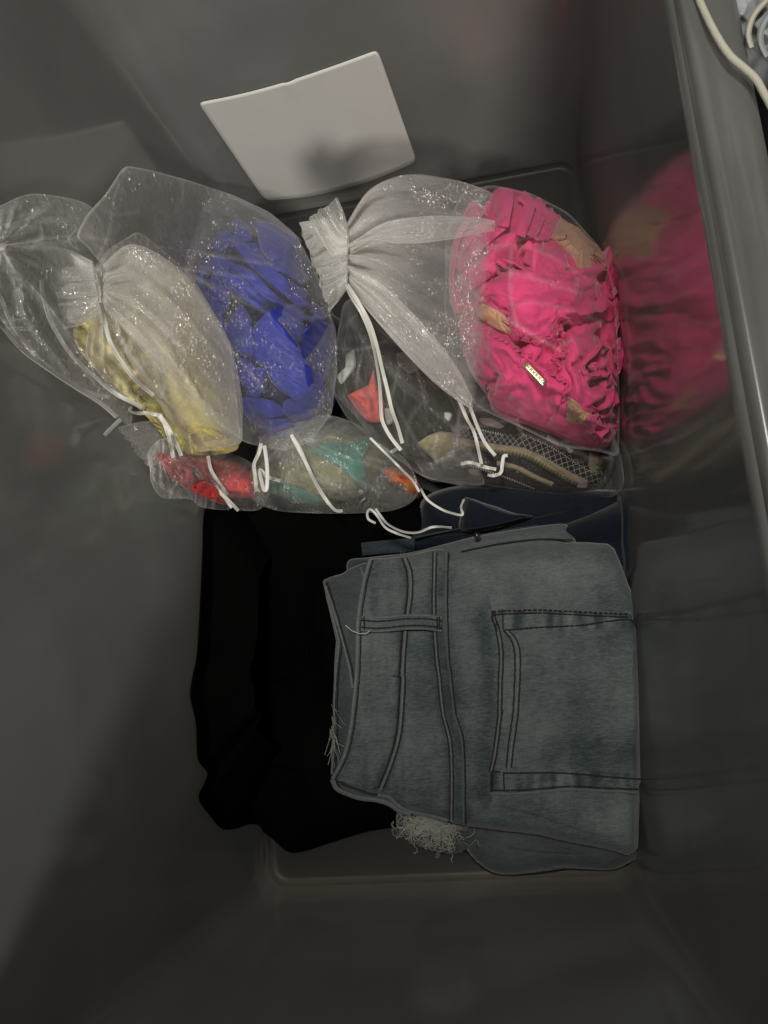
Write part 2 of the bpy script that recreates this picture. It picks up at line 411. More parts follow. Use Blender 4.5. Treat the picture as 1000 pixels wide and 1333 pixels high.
def plastic(name='clear_plastic', k=1.0, rough=.10, milk=.84, shine=1.0):
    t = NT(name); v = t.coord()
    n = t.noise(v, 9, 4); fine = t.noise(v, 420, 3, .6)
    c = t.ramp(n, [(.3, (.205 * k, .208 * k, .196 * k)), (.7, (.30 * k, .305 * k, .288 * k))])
    nrm = t.bump(t.noise(v, 14, 2), .10, .004, t.bump(fine, .05, .0004))
    scr = t.noise(t.coord((40, 900, 25), (.2, .3, .6)), 1.0, 3, .7)
    ro = t.math('ADD', t.math('MULTIPLY', t.ramp(scr, [(.55, (0, 0, 0)), (.75, (1, 1, 1))]), .10 if 'rim' not in name else 0), rough)
    di = t.n('ShaderNodeBsdfDiffuse'); t.l(c, di.inputs[0]); t.l(nrm, di.inputs['Normal'])
    tr = t.n('ShaderNodeBsdfTranslucent', Color=(.74, .74, .70, 1))
    tp = t.n('ShaderNodeBsdfTransparent', Color=(.93, .93, .92, 1))
    a = t.n('ShaderNodeMixShader', Fac=.36); t.l(di.outputs[0], a.inputs[1]); t.l(tr.outputs[0], a.inputs[2])
    b = t.n('ShaderNodeMixShader', Fac=milk); t.l(tp.outputs[0], b.inputs[1]); t.l(a.outputs[0], b.inputs[2])
    fr = t.n('ShaderNodeFresnel', IOR=1.55); t.l(nrm, fr.inputs['Normal'])
    gl = t.n('ShaderNodeBsdfGlossy', Color=(1, 1, 1, 1)); t.l(ro, gl.inputs['Roughness']); t.l(nrm, gl.inputs['Normal'])
    e = t.n('ShaderNodeMixShader'); t.l(t.math('MULTIPLY', fr.outputs[0], shine), e.inputs[0]); t.l(b.outputs[0], e.inputs[1]); t.l(gl.outputs[0], e.inputs[2])
    t.l(e.outputs[0], t.out.inputs[0]); return t.m

def denim(name, dark, light, fade=1.0, rot=.7):
    t = NT(name); v = t.coord()
    tw = t.noise(t.coord((220, 1050, 400), (0, 0, rot)), 1.0, 2, .6)
    tw2 = t.noise(t.coord((1400, 260, 400), (0, 0, rot)), 1.0, 2, .6)
    slub = t.noise(t.coord((25, 400, 100), (0, 0, 1.57)), 1.0, 3, .6)
    big = t.noise(v, 16, 4, .6)
    f = t.math('ADD', t.math('MULTIPLY', big, .55 * fade), t.math('MULTIPLY', slub, .14)); f = t.math('ADD', f, t.math('MULTIPLY', tw, .45))
    wa = t.n('ShaderNodeAttribute', _attribute_name='wear_shade'); f = t.math('ADD', f, wa.outputs['Fac'], True)  # rubbed-off wear together with painted groove shade
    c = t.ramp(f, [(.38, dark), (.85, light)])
    c = t.mixc(.45, c, t.ramp(tw2, [(.3, (.5, .5, .52)), (.7, (1, 1, 1))]), 'MULTIPLY')
    nrm = t.bump(t.noise(v, 90, 3), .25, .003, t.bump(tw, .5, .0006))
    p = t.n('ShaderNodeBsdfPrincipled', Roughness=.9); p.inputs['Specular IOR Level'].default_value = .15
    p.inputs['Sheen Weight'].default_value = .15
    t.l(c, p.inputs['Base Color']); t.l(nrm, p.inputs['Normal']); t.l(p.outputs[0], t.out.inputs[0]); return t.m

def simple(name, col, rough=.5, metal=0., bump=0., bscale=600., spec=.5, var=.1):
    t = NT(name); v = t.coord()
    c = t.ramp(t.noise(v, 40, 4), [(.3, tuple(x * (1 - var) for x in col)), (.7, tuple(min(1, x * (1 + var * .7)) for x in col))])
    p = t.n('ShaderNodeBsdfPrincipled', Roughness=rough, Metallic=metal); p.inputs['Specular IOR Level'].default_value = spec
    t.l(c, p.inputs['Base Color'])
    if bump: t.l(t.bump(t.noise(v, bscale, 3), bump, .0008), p.inputs['Normal'])
    t.l(p.outputs[0], t.out.inputs[0]); return t.m

def band_mat(name, kind):
    """woven pattern bands (flat print of the knit)"""
    t = NT(name); uv = t.coord(uv=True); sx = t.n('ShaderNodeSeparateXYZ'); t.l(uv, sx.inputs[0]); u, v = sx.outputs[0], sx.outputs[1]
    yarn = t.noise(t.coord((900, 900, 900)), 1.0, 2)
    if kind == 'zigzag':
        tri = t.math('PINGPONG', t.math('MULTIPLY', u, 3.4), .5)
        e = t.math('ADD', v, t.math('MULTIPLY', tri, -.34))
        c = t.ramp(e, [(0.0, (.012, .011, .010)), (.08, (.012, .011, .010)), (.1, (.07, .07, .02)), (.30, (.08, .08, .025)), (.36, (.24, .195, .13)), (.80, (.27, .22, .15)), (.95, (.2, .16, .11))])
    elif kind == 'lattice':
        a = t.math('PINGPONG', t.math('ADD', t.math('MULTIPLY', u, 2.2), t.math('MULTIPLY', v, 2.0)), .5)
        b = t.math('PINGPONG', t.math('SUBTRACT', t.math('MULTIPLY', u, 2.2), t.math('MULTIPLY', v, 2.0)), .5)
        m = t.math('MINIMUM', a, b)
        c = t.ramp(m, [(.03, (.3, .28, .24)), (.075, (.012, .011, .012))])
    else:
        a = t.math('PINGPONG', t.math('MULTIPLY', u, .9), .5); c = t.ramp(a, [(.2, (.4, .38, .33)), (.3, (.015, .014, .014))])
    c = t.mixc(.6, c, t.ramp(yarn, [(.3, (.4, .4, .4)), (.7, (1, 1, 1))]), 'MULTIPLY')
    p = t.n('ShaderNodeBsdfPrincipled', Roughness=.95); p.inputs['Specular IOR Level'].default_value = .1
    t.l(c, p.inputs['Base Color']); t.l(t.bump(yarn, .4, .001), p.inputs['Normal']); t.l(p.outputs[0], t.out.inputs[0]); return t.m

M = dict(
    plastic=plastic(shine=.82),
    paper=simple('label_paper', (.62, .61, .565), .75, bump=.03, spec=.2, var=.02),
    organza=organza('sheer_organza', .07, .40), organza_thin=organza('thin_organza', .025, .30, glint=.28), organza_pink=organza('clear_organza', .012, .22, glint=.16),
    ribbon=simple('satin_ribbon', (.62, .61, .56), .38, bump=.25, bscale=900),
    pink=fabric('pink_chiffon', (.72, .058, .20), .8, .25, .12, 800, .2, .05, .1),
    pinkband=fabric('pink_binding', (.77, .052, .23), .7, .25, .08, 1100, .2, .05, .1),
    tan=fabric('tan_lining', (.50, .27, .16), .8, .2, .15, 900, .2, .1),
    blue=fabric('blue_swim_fabric', (.026, .036, .30), .5, .15, .14, 1500, .1, .08),
    bluedark=fabric('dark_blue_shade', (.007, .009, .05), .8, .1, .2, 900, .2, .1),  # darkened blue that paints the crevice shade between the straps
    yellow=fabric('yellow_print', (.80, .70, .26), .85, .2, .08, 900, .2, .05, .1, (.72, .42, .34)),
    red=fabric('red_cloth', (.55, .03, .035), .8, .2, .2, 900, .2, .15),
    redstripe=fabric('coral_cloth', (.55, .10, .09), .6, .2, .2, 900, .2, .2),
    teal=fabric('teal_cloth', (.03, .19, .14), .7, .2, .2, 900, .2, .15),
    olive=fabric('olive_cloth', (.16, .16, .07), .8, .2, .25, 900, .2, .15),
    orange=fabric('orange_cloth', (.55, .14, .04), .8, .2, .3, 900, .2, .1, 0, (.35, .33, .05)),
    floral=fabric('dark_floral_cloth', (.028, .03, .024), .8, .2, .3, 900, .2, .15),
    white=fabric('white_cloth', (.5, .5, .45), .8, .2, .15, 900, .2, .15),
    aztec=fabric('black_knit', (.014, .012, .013), .95, .1, .3, 700, .5, .1),
    zig=band_mat('zigzag_band', 'zigzag'), lat=band_mat('lattice_band', 'lattice'), dots=band_mat('dotted_band', 'dots'),
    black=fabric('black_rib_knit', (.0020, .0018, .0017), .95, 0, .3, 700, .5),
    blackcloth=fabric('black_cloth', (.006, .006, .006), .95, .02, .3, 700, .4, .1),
    denim=denim('washed_denim', (.040, .056, .060), (.19, .215, .21)),
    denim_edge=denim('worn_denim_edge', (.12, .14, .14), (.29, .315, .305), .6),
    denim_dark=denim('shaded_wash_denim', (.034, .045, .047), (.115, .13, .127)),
    denim_inner=denim('denim_reverse', (.06, .078, .08), (.16, .185, .175)),
    navy=denim('navy_denim', (.003, .005, .010), (.012, .020, .032)),
    slate=denim('slate_denim', (.016, .026, .033), (.07, .09, .10)),
    thread=simple('dark_stitching', (.018, .018, .016), .9, bump=.2),
    fray=simple('frayed_cotton', (.48, .48, .42), .9, bump=.2),
    gold=simple('pale_gold_metal', (.95, .80, .52), .3, 1.0),
    engraved=simple('engraving', (.25, .19, .10), .6, .5),
    carpet=fabric('brown_carpet', (.17, .15, .12), .95, .1, .35, 300, .6),
    greycloth=fabric('pale_grey_cloth', (.26, .275, .28), .85, .2, .2, 500, .3, .08),
    cord=simple('cream_cord', (.40, .38, .31), .85, bump=.5, bscale=1500),
)

# ------------------------------------------------------------------ the setting: floor of the room
def sheet_obj(name, x0, y0, x1, y1, z, m, n=60, amp=.004):
    gx, gy = np.meshgrid(np.linspace(x0, x1, n), np.linspace(y0, y1, n), indexing='ij')
    V = np.stack([gx, gy, z + amp * fbm(gx * 6, gy * 6, 5)], -1).reshape(-1, 3)
    return mesh_obj(name, V, grid_faces(n, n), m)
g = sheet_obj('floor', -2.5, -2.5, 3, 3, -.02, M['carpet']); g['kind'] = 'structure'

# ------------------------------------------------------------------ storage bin
def wall_ring(off, z, rad, n=96, bul=0.0):
    """rounded rectangle, off outward from the floor rectangle, clockwise from +x"""
    x0, x1, y0, y1 = -off, BW + off, -off, BL + off
    out = []
    for (cx, cy, a0) in ((x1 - rad, y1 - rad, 0), (x0 + rad, y1 - rad, 90), (x0 + rad, y0 + rad, 180), (x1 - rad, y0 + rad, 270)):
        for k in range(13):
            a = math.radians(a0 + 90 * k / 12); out.append((cx + rad * math.cos(a), cy + rad * math.sin(a)))
        nxt = {0: (x0 + rad, y1), 90: (x0, y0 + rad), 180: (x1 - rad, y0), 270: (x1, y1 - rad)}[a0]
        s = out[-1]
        for k in range(1, 16):
            f = k / 16; x = s[0] + (nxt[0] - s[0]) * f; y = s[1] + (nxt[1] - s[1]) * f
            b = bul * math.sin(math.pi * f)
            dx, dy = {0: (0, 1), 90: (-1, 0), 180: (0, -1), 270: (1, 0)}[a0]
            out.append((x + dx * b, y + dy * b))
    a = np.array(out); a[:, 0] += skew(a[:, 1]) * max(0, 1 - z / BH) * np.clip((a[:, 0] - BW * .4) / (BW * .6), 0, 1)
    return np.column_stack([a, np.full(len(a), z)])
bin_ = thing('storage_bin', 'deep clear grey plastic storage bin holding the folded clothes and sheer bags', 'storage bin', (BW / 2, BL / 2, 0))
rings = []
def wall_off(z): return BD * z / BH
RAD = .016
for k in range(7):
    a = math.radians(90 * k / 6); fr = .005
    rings.append(wall_ring(wall_off(0) - fr + fr * math.sin(a) - (0), fr - fr * math.cos(a), RAD - fr * (1 - math.sin(a)) * .6))
for k in range(1, 25):
    z = .005 + (BH - .006 - .005) * k / 24
    rings.append(wall_ring(wall_off(z), z, RAD + .012 * z / BH, bul=.003 * math.sin(math.pi * z / BH)))
nP = len(rings[0]); fil = rings[:7]; rings = rings[6:]; nR = len(rings)
V = np.vstack(rings); F = [tuple(reversed(f)) for f in grid_faces(nR, nP, True)]
# the outer skin, 2.5 mm out, closed over the top edge
outer = [r.copy() for r in rings]; cen = np.array([BW / 2, BL / 2])
for r in outer:
    d = r[:, :2] - cen; sgn = np.stack([np.clip((np.abs(d[:, 0]) - (BW / 2 - .05)) / .05, 0, 1) * np.sign(d[:, 0]), np.clip((np.abs(d[:, 1]) - (BL / 2 - .05)) / .05, 0, 1) * np.sign(d[:, 1])], -1)
    r[:, :2] += sgn * .0025
    r[:, 2] -= .0025 * (1 - np.clip(r[:, 2] / .02, 0, 1))
nin = len(F)
V = np.vstack([V] + outer); F += grid_faces(nR, nP, True, nR * nP)
F += [((nR - 1) * nP + j, (2 * nR - 1) * nP + j, (2 * nR - 1) * nP + (j + 1) % nP, (nR - 1) * nP + (j + 1) % nP) for j in range(nP)]
o = mesh_obj('wall', V, F, M['plastic'], bin_)
o.data.materials.append(plastic('clear_plastic_skin', 1.0, .10, .06))
o.data.polygons.foreach_set('material_index', [0] * nin + [1] * (len(F) - nin))
# base plate
base = fil[0]; cc = np.array([[BW / 2, BL / 2, 0.0]])
bv = [base]; 
for s_ in (.8, .6, .4, .2): b2 = cc + (base - cc) * s_; b2[:, 2] = .0006 * (1 - s_); bv.append(b2)
V = np.vstack(bv + [cc + (0, 0, .0008)]); F = grid_faces(5, nP, True); F += [(4 * nP + j, 4 * nP + (j + 1) % nP, 5 * nP) for j in range(nP)]
nf = len(V); V = np.vstack([V] + fil); F += [tuple(reversed(f)) for f in grid_faces(7, nP, True, nf)]
low = V[:nf] - (0, 0, .0025); F2 = [tuple(reversed([i + len(V) for i in f])) for f in F if max(f) < nf]
mesh_obj('base', np.vstack([V, low]), F + F2, plastic('shaded_plastic_base', .16, .35, .9, .15), bin_)  # base coloured darker than the walls, shade put into its plastic
# rim: rounded lip, then the wide flange turned out and down
prof = [(0.0, BH - .006), (.0003, BH - .003), (.0012, BH - .0008), (.0028, BH), (.006, BH - .0006), (.0085, BH - .0035), (.012, BH - .0045), (.019, BH - .0045), (.0225, BH - .006), (.0235, BH - .009), (.0235, BH - .028),
        (.0212, BH - .028), (.0212, BH - .011), (.019, BH - .0075), (.012, BH - .0075), (.0075, BH - .0068), (.0045, BH - .0055), (.0028, BH - .006)]
rr = [wall_ring(wall_off(BH - .006) + o, z, RAD + .012 + o) for o, z in prof]
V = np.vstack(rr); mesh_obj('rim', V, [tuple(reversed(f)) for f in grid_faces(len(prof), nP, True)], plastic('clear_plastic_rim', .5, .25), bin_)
# paper label on the inner face of the far wall
def back_wall(px, py, inset):
    d = rays(px, py); n = np.array([0, 1, -BD / BH]); t = (BL - inset - CAMP @ n) / (d @ n); return CAMP + d * t[..., None]
top = resample([(258, 133), (315, 123), (375, 108), (440, 87), (492, 68)], 40); bot = resample([(345, 261), (410, 254), (480, 236), (543, 211)], 40)
s = np.linspace(0, 1, 30); lv = []
for inset in (.0009, .0006):
    X = top[:, None, 0] * (1 - s) + bot[:, None, 0] * s; Y = top[:, None, 1] * (1 - s) + bot[:, None, 1] * s
    # rounded corners
    for (i0, j0) in ((0, 0), (-1, 0), (0, -1), (-1, -1)):
        cx, cy = X[i0, j0], Y[i0, j0]; mx, my = X.mean(), Y.mean(); L = math.hypot(mx - cx, my - cy)
        di = np.hypot(X - cx, Y - cy); k = np.clip(1 - di / 7, 0, 1) * 3.0; X = X + (mx - cx) / L * k; Y = Y + (my - cy) / L * k
    w_ = back_wall(X, Y, inset); w_[..., 1] += .003 * np.sin(np.pi * np.clip(w_[..., 2] / BH, 0, 1)) * np.sin(np.pi * np.clip((w_[..., 0] - .02) / (BW - .02), 0, 1)) - .0006; d_, t_ = seg_dist(X, Y, [(376, 108), (392, 134), (402, 160), (400, 185)]); w_[..., 1] -= .0009 * np.exp(-(d_ / 5)**2) * (1 - t_); nk = np.exp(-((X - 376)**2 + (Y - 108)**2) / 18); w_[..., 2] -= .0004 * nk; lv.append(w_.reshape(-1, 3))
n_ = 40 * 30; F = grid_faces(40, 30)
F = [tuple(reversed(f)) for f in F] + [tuple(i + n_ for i in f) for f in F]
edge = [j for j in range(30)] + [i * 30 + 29 for i in range(1, 40)] + [39 * 30 + j for j in range(28, -1, -1)] + [i * 30 for i in range(38, 0, -1)]
F += [(edge[k], edge[(k + 1) % len(edge)], edge[(k + 1) % len(edge)] + n_, edge[k] + n_) for k in range(len(edge))]
o = mesh_obj('paper_label', np.vstack(lv), F, M['paper'], bin_); o['label'] = 'blank white paper label with a small nick in its upper edge'

# ------------------------------------------------------------------ outside the bin
def mound(cx, cy, rx, ry, z0, h, seed, n=90, nr=40, amp=.02, fr=9):
    th = np.linspace(0, 2 * np.pi, n, endpoint=False); r = np.linspace(1, 0, nr, endpoint=False)
    wob = 1 + .12 * pn(np.cos(th) * 1.5 + 7, np.sin(th) * 1.5 + 3, seed)
    X = cx + rx * r[:, None] * np.cos(th) * wob; Y = cy + ry * r[:, None] * np.sin(th) * wob
    Z = z0 + h * (1 - r[:, None]**3.0)**.6 * np.ones_like(X) + amp * ridged(X * fr, Y * fr, seed) * smooth(0, .25, 1 - r[:, None])
    V = np.vstack([np.stack([X, Y, Z], -1).reshape(-1, 3), [[cx, cy, z0 + h]]])
    F = grid_faces(nr, n, True) + [((nr - 1) * n + j, (nr - 1) * n + (j + 1) % n, nr * n) for j in range(n)]
    low = V[:n].copy(); low[:, 2] = z0 - .01; off = len(V); V = np.vstack([V, low]); F += [(off + j, off + (j + 1) % n, (j + 1) % n, j) for j in range(n)]
    return V, F
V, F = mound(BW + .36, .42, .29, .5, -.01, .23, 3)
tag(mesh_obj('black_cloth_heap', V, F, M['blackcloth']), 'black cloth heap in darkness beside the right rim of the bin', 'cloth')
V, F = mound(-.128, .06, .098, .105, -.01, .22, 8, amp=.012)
tag(mesh_obj('shadow_stand_in', V, F, M['blackcloth']), 'added dark bundle outside the left wall standing in for a hand shadow', 'bundle')  # added mound, replaces the hand shadow on the left wall
gz = lambda X, Y, R: .385 + .012 * (1 - R**2)**.7 + .004 * ridged(X / 60, Y / 60, 12, 2)
gar = thing('cord_garment', 'pale grey garment with a thick cream cord in the upper right corner', 'garment', P(np.array([990.]), np.array([20.]), np.array([.37]))[0])
V, F, _ = ring_mesh([(930, -40), (934, 10), (944, 28), (958, 42), (970, 60), (982, 68), (1000, 84), (1040, 110), (1100, 100), (1130, 30), (1110, -60), (1020, -100), (950, -90)], gz, 140, 30, thick=.012)
mesh_obj('body', V, F, M['greycloth'], gar)
q = resample([(900, -30), (912, 4), (932, 45), (950, 72), (968, 88), (984, 103), (996, 124), (1012, 150), (1040, 170)], 70)
V, F = tube(P(q[:, 0], q[:, 1], np.full(70, .4042)), .0014, 8); mesh_obj('cord', V, F, M['cord'], gar)
for ln in ([(1060, -60), (1020, -20), (994, 4), (980, 22), (974, 44), (978, 62)], [(1080, -30), (1030, 0), (1004, 18), (992, 36), (990, 56), (998, 74)]):
    V, F, uv = strip(ln, 9, lambda X, Y: .4005 + X * 0, 50, 7, .0016); mesh_obj('seam_ridge', V, F, M['cord'] if ln[0][0] == 1060 else M['greycloth'], gar)

# ------------------------------------------------------------------ black ribbed knit under the jeans
def lean(z, X, Y, m=.004): return np.maximum(z, hit_z(X, Y) + m)
BLK = [(268, 662), (264, 720), (262, 780), (258, 850), (252, 880), (249, 905), (256, 940), (258, 985), (270, 1003), (267, 1018), (259, 1037), (272, 1058), (288, 1076), (306, 1077), (330, 1071), (350, 1082), (372, 1101), (392, 1101), (430, 1088), (470, 1075), (530, 1060), (600, 1000), (620, 850), (600, 700), (540, 640), (400, 620), (300, 620)]
def z_black(X, Y, R=None):
    z = .052 + .004 * fbm(X / 60, Y / 80, 21)
    d1, _ = seg_dist(X, Y, [(252, 918), (300, 915), (350, 925), (420, 930)])
    z = z + .003 * smooth(-2, 3, -d1) * smooth(430, 330, X) + folds(X, Y, [([(258, 1000), (330, 995), (450, 1010)], .004, 30, -1), ([(300, 1076), (340, 1040), (420, 1030)], .004, 25, 1), ([(255, 880), (330, 890), (420, 870)], .002, 20, -1)])
    return z
def zr_black(X, Y, R):
    z = z_black(X, Y) + .0018 * np.sin(X * 1.15 + 1.2 * pn(X / 90, Y / 90, 4)) * smooth(935, 900, Y) - .030 * np.clip(R, 0, 1)**14
    return lean(z, X, Y, .002)
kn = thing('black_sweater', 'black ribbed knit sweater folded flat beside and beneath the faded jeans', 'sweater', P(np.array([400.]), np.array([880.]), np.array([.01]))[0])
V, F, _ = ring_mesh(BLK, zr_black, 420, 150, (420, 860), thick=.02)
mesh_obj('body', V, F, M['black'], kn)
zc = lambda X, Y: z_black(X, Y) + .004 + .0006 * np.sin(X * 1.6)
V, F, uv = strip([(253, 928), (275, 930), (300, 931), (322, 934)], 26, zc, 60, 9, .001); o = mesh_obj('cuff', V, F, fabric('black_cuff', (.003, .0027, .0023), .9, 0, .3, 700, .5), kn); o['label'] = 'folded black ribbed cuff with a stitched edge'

# ------------------------------------------------------------------ dark and pale denim lying beneath the top jeans
def flat(z0, amp=.002, seed=1, fl=(), drop=.01, pw=10, sc=60): return lambda X, Y, R: lean(z0 + amp * fbm(X / sc, Y / sc, seed) + folds(X, Y, fl) - drop * np.clip(R, 0, 1)**pw, X, Y, .002)
nv = thing('dark_jeans', 'dark navy jeans folded beneath the faded pair with a metal rivet at the edge', 'jeans', P(np.array([660.]), np.array([800.]), np.array([.05]))[0])
NF = [([(480, 712), (560, 700), (640, 690), (740, 664)], .004, 16, -1), ([(600, 693), (680, 676), (760, 662)], .003, 12, -1)]
znv = flat(.056, .002, 31, NF)
V, F, _ = ring_mesh([(471, 707), (500, 704), (545, 690), (560, 650), (620, 636), (700, 640), (760, 640), (800, 642), (812, 660), (813, 700), (812, 752), (760, 790), (640, 790), (520, 790), (480, 770), (470, 728)], znv, 300, 60, thick=.02)
mesh_obj('leg', V, F, M['navy'], nv)
V, F, _ = ring_mesh([(606, 650), (618, 651), (640, 660), (668, 668), (690, 672), (650, 684), (604, 690), (602, 670)], flat(.072, .002, 33), 100, 14, thick=.006); mesh_obj('waist_flap', V, F, M['navy'], nv)
V, F, uv = strip([(471, 715), (500, 712), (540, 709)], 17, lambda X, Y: znv(X, Y, X * 0) + .004, 40, 7, .001); mesh_obj('waistband', V, F, M['slate'], nv)
for ln in ([(600, 703), (650, 692), (700, 684)], [(540, 700), (600, 688), (680, 676)], [(522, 705), (522, 722)], [(526, 705), (526, 722)]):
    V, F, uv = strip(ln, 2.2, lambda X, Y: znv(X, Y, X * 0) + .0045, 40, 5, .0008); mesh_obj('seam', V, F, M['slate'], nv)
c = P(np.array([621.]), np.array([697.]), np.array([.086]))[0]
pr = [(0, .0024), (.0013, .0022), (.0022, .0014), (.0026, .0006), (.0026, -.003)]
V = []; 
for r, z in pr[1:]: 
    for k in range(16): a = 2 * np.pi * k / 16; V.append((c[0] + r * math.cos(a), c[1] + r * math.sin(a), c[2] + z))
V.append((c[0], c[1], c[2] + pr[0][1])); F = grid_faces(4, 16, True) + [(j, (j + 1) % 16, 64) for j in range(16)]
mesh_obj('rivet', np.array(V), F, simple('dull_steel', (.4, .4, .4), .3, 1.0), nv)

pj = thing('pale_denim_piece', 'pale grey denim edge sticking out behind the top jeans', 'denim', P(np.array([680.]), np.array([715.]), np.array([.07]))[0])
V, F, _ = ring_mesh([(505, 732), (530, 722), (600, 705), (650, 695), (700, 686), (730, 683), (738, 688), (748, 710), (756, 760), (700, 790), (560, 780)], flat(.078, .0015, 35, [([(590, 716), (650, 706), (720, 702)], .0015, 8, -1)]), 160, 30, thick=.006)
mesh_obj('leg', V, F, M['denim_inner'], pj)
V, F, uv = strip([(600, 718), (650, 708), (700, 702), (745, 703)], 2, lambda X, Y: flat(.078, .0015, 35)(X, Y, X * 0) + .002, 40, 5, .0006); mesh_obj('seam', V, F, M['thread'], pj)
sl = thing('slate_jeans', 'slate denim waistband corner showing between the navy and the faded jeans', 'jeans', P(np.array([470.]), np.array([735.]), np.array([.07]))[0])
V, F, _ = ring_mesh([(456, 730), (480, 727), (520, 724), (560, 720), (580, 760), (520, 800), (470, 770), (455, 748)], flat(.080, .001, 37), 90, 16, thick=.006); mesh_obj('waistband', V, F, M['slate'], sl)

# ------------------------------------------------------------------ the faded jeans on top
j1 = crop(410, 640, .24); j2 = crop(410, 880, .24); j3 = crop(600, 680, .26); j4 = crop(600, 900, .26)
waist_edge = j1((300, 370), (265, 500), (235, 700), (230, 900)) + j2((225, 0), (200, 250), (160, 430), (95, 560))
waist_seam = j1((480, 360), (508, 450), (508, 560), (495, 660), (478, 800), (466, 1000)) + j2((470, 20), (450, 300), (405, 470), (345, 620))
yoke_a = j1((655, 330), (650, 640), (665, 900)) + j2((678, 0), (700, 200), (742, 400), (745, 790))
yoke_b = j1((720, 330), (715, 600), (725, 900)) + j2((738, 0), (760, 200), (805, 380), (812, 805))
PANEL = [(482, 729), (506, 728), (530, 725), (566, 717), (588, 718), (600, 719), (640, 714), (704, 709), (760, 708), (790, 710), (798, 716), (808, 740), (824, 784), (828, 830), (833, 862), (836, 940), (834, 1000), (831, 1030), (829, 1104), (816, 1113), (792, 1105), (740, 1095), (699, 1085), (647, 1079), (607, 1074), (585, 1069), (540, 1056), (506, 1046), (470, 1037), (446, 1028), (434, 1014), (448, 983), (458, 940), (464, 880), (465, 856), (466, 808), (474, 760)]
JF = [([(600, 1074), (640, 1050), (700, 1062), (770, 1085), (829, 1090)], .0012, 30, -1)]
def z_jean(X, Y):
    z = .098 + .0022 * fbm(X / 90, Y / 110, 41, 3) + .0012 * fbm(X / 30, Y / 60, 45, 3)
    # soft waves that run along the waistband, puckers beside the seams
    z = z + .0013 * np.sin((X - 500) / 9 + 2 * pn(X / 60, Y / 120, 8)) * smooth(545, 500, X) * smooth(700, 760, Y)
    for ln in (yoke_a, yoke_b, waist_seam):
        d, t = seg_dist(X, Y, ln); z = z - .0022 * np.exp(-(d / 5)**2)
    d, t = seg_dist(X, Y, yoke_b); z = z - .0022 * smooth(0, -26, d) * smooth(-60, -26, d)
    d, t = seg_dist(X, Y, [(640, 800), (648, 900), (640, 1030)]); z = z - .002 * np.exp(-((d - 14) / 12)**2)
    z = z + folds(X, Y, JF)
    z = z - .03 * smooth(822, 842, X)**1.5 - .010 * smooth(740, 706, Y)
    return z
def zr_jean(X, Y, R): return z_jean(X, Y) - .012 * np.clip(R, 0, 1)**30
jn = thing('faded_jeans', 'faded grey blue jeans folded on top of the stack with a back pocket facing up', 'jeans', P(np.array([640.]), np.array([900.]), np.array([.08]))[0])
V, F, _ = ring_mesh(PANEL, zr_jean, 460, 150, (640, 900), curve=False, thick=.006)
def wear_shade(X, Y):
    """rubbed-off indigo and painted shade: streaks along the waistband, puckers at the pocket hems, groove shade beside the seams"""
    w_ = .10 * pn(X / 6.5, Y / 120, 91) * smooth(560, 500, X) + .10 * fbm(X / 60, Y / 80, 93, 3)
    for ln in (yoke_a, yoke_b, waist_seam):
        d, t = seg_dist(X, Y, ln); w_ = w_ - .12 * np.exp(-((np.abs(d) - 6) / 4)**2) * (.6 + .6 * pn(t * 14, t * 0 + 1.5, 3))  # paints groove shade into the denim beside each seam
    d, t = seg_dist(X, Y, [(640, 800), (648, 900), (640, 1030)]); w_ = w_ - .16 * np.exp(-((d - 12) / 12)**2)  # painted shade in the dip along the pocket edge
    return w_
def vwear_shade(V, X, Y, extra=0): a = np.zeros(len(V)); a[:X.size] = (wear_shade(X, Y) + extra).ravel(); return {'wear_shade': a}
mesh_obj('panel', V, F, M['denim'], jn, attrs=vwear_shade(V, _[0], _[1]))
def band(name, A, B, off, mat, nu=120, nv=16, edge=.0018, wav=0.0, parent=jn):
    X, Y, Z, U, Sg = between(A, B, lambda X, Y, U, Sg: z_jean(X, Y) + off + wav * np.sin(Sg * 14 + 3 * pn(U * 5, Sg * 2, 3)), nu, nv)
    e = np.minimum(Sg, 1 - Sg); Z = Z - np.where(e < 1e-6, off + edge, 0) + .0007 * np.sin(np.pi * Sg)
    return mesh_obj(name, P(X, Y, Z).reshape(-1, 3), [tuple(reversed(f)) for f in grid_faces(nu, nv)], mat, parent, attrs=vwear_shade(X.reshape(-1), X, Y))
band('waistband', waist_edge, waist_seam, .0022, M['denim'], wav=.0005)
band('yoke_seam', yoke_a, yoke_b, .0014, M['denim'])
def bead(name, ln, wpx, off, mat, arch=.0011, parent=jn, n=110, zf=None):
    V, F, uv = strip(ln, wpx, lambda X, Y: (zf or z_jean)(X, Y) + off, n, 7, arch); return mesh_obj(name, V, F, mat, parent)
def shift(ln, dx, dy=0): return [(x + dx, y + dy) for x, y in ln]
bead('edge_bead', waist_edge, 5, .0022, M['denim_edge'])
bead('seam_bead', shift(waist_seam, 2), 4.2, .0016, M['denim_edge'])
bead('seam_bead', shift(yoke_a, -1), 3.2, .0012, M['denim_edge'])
bead('seam_bead', shift(yoke_b, -1), 2.6, .0018, M['denim_inner'])
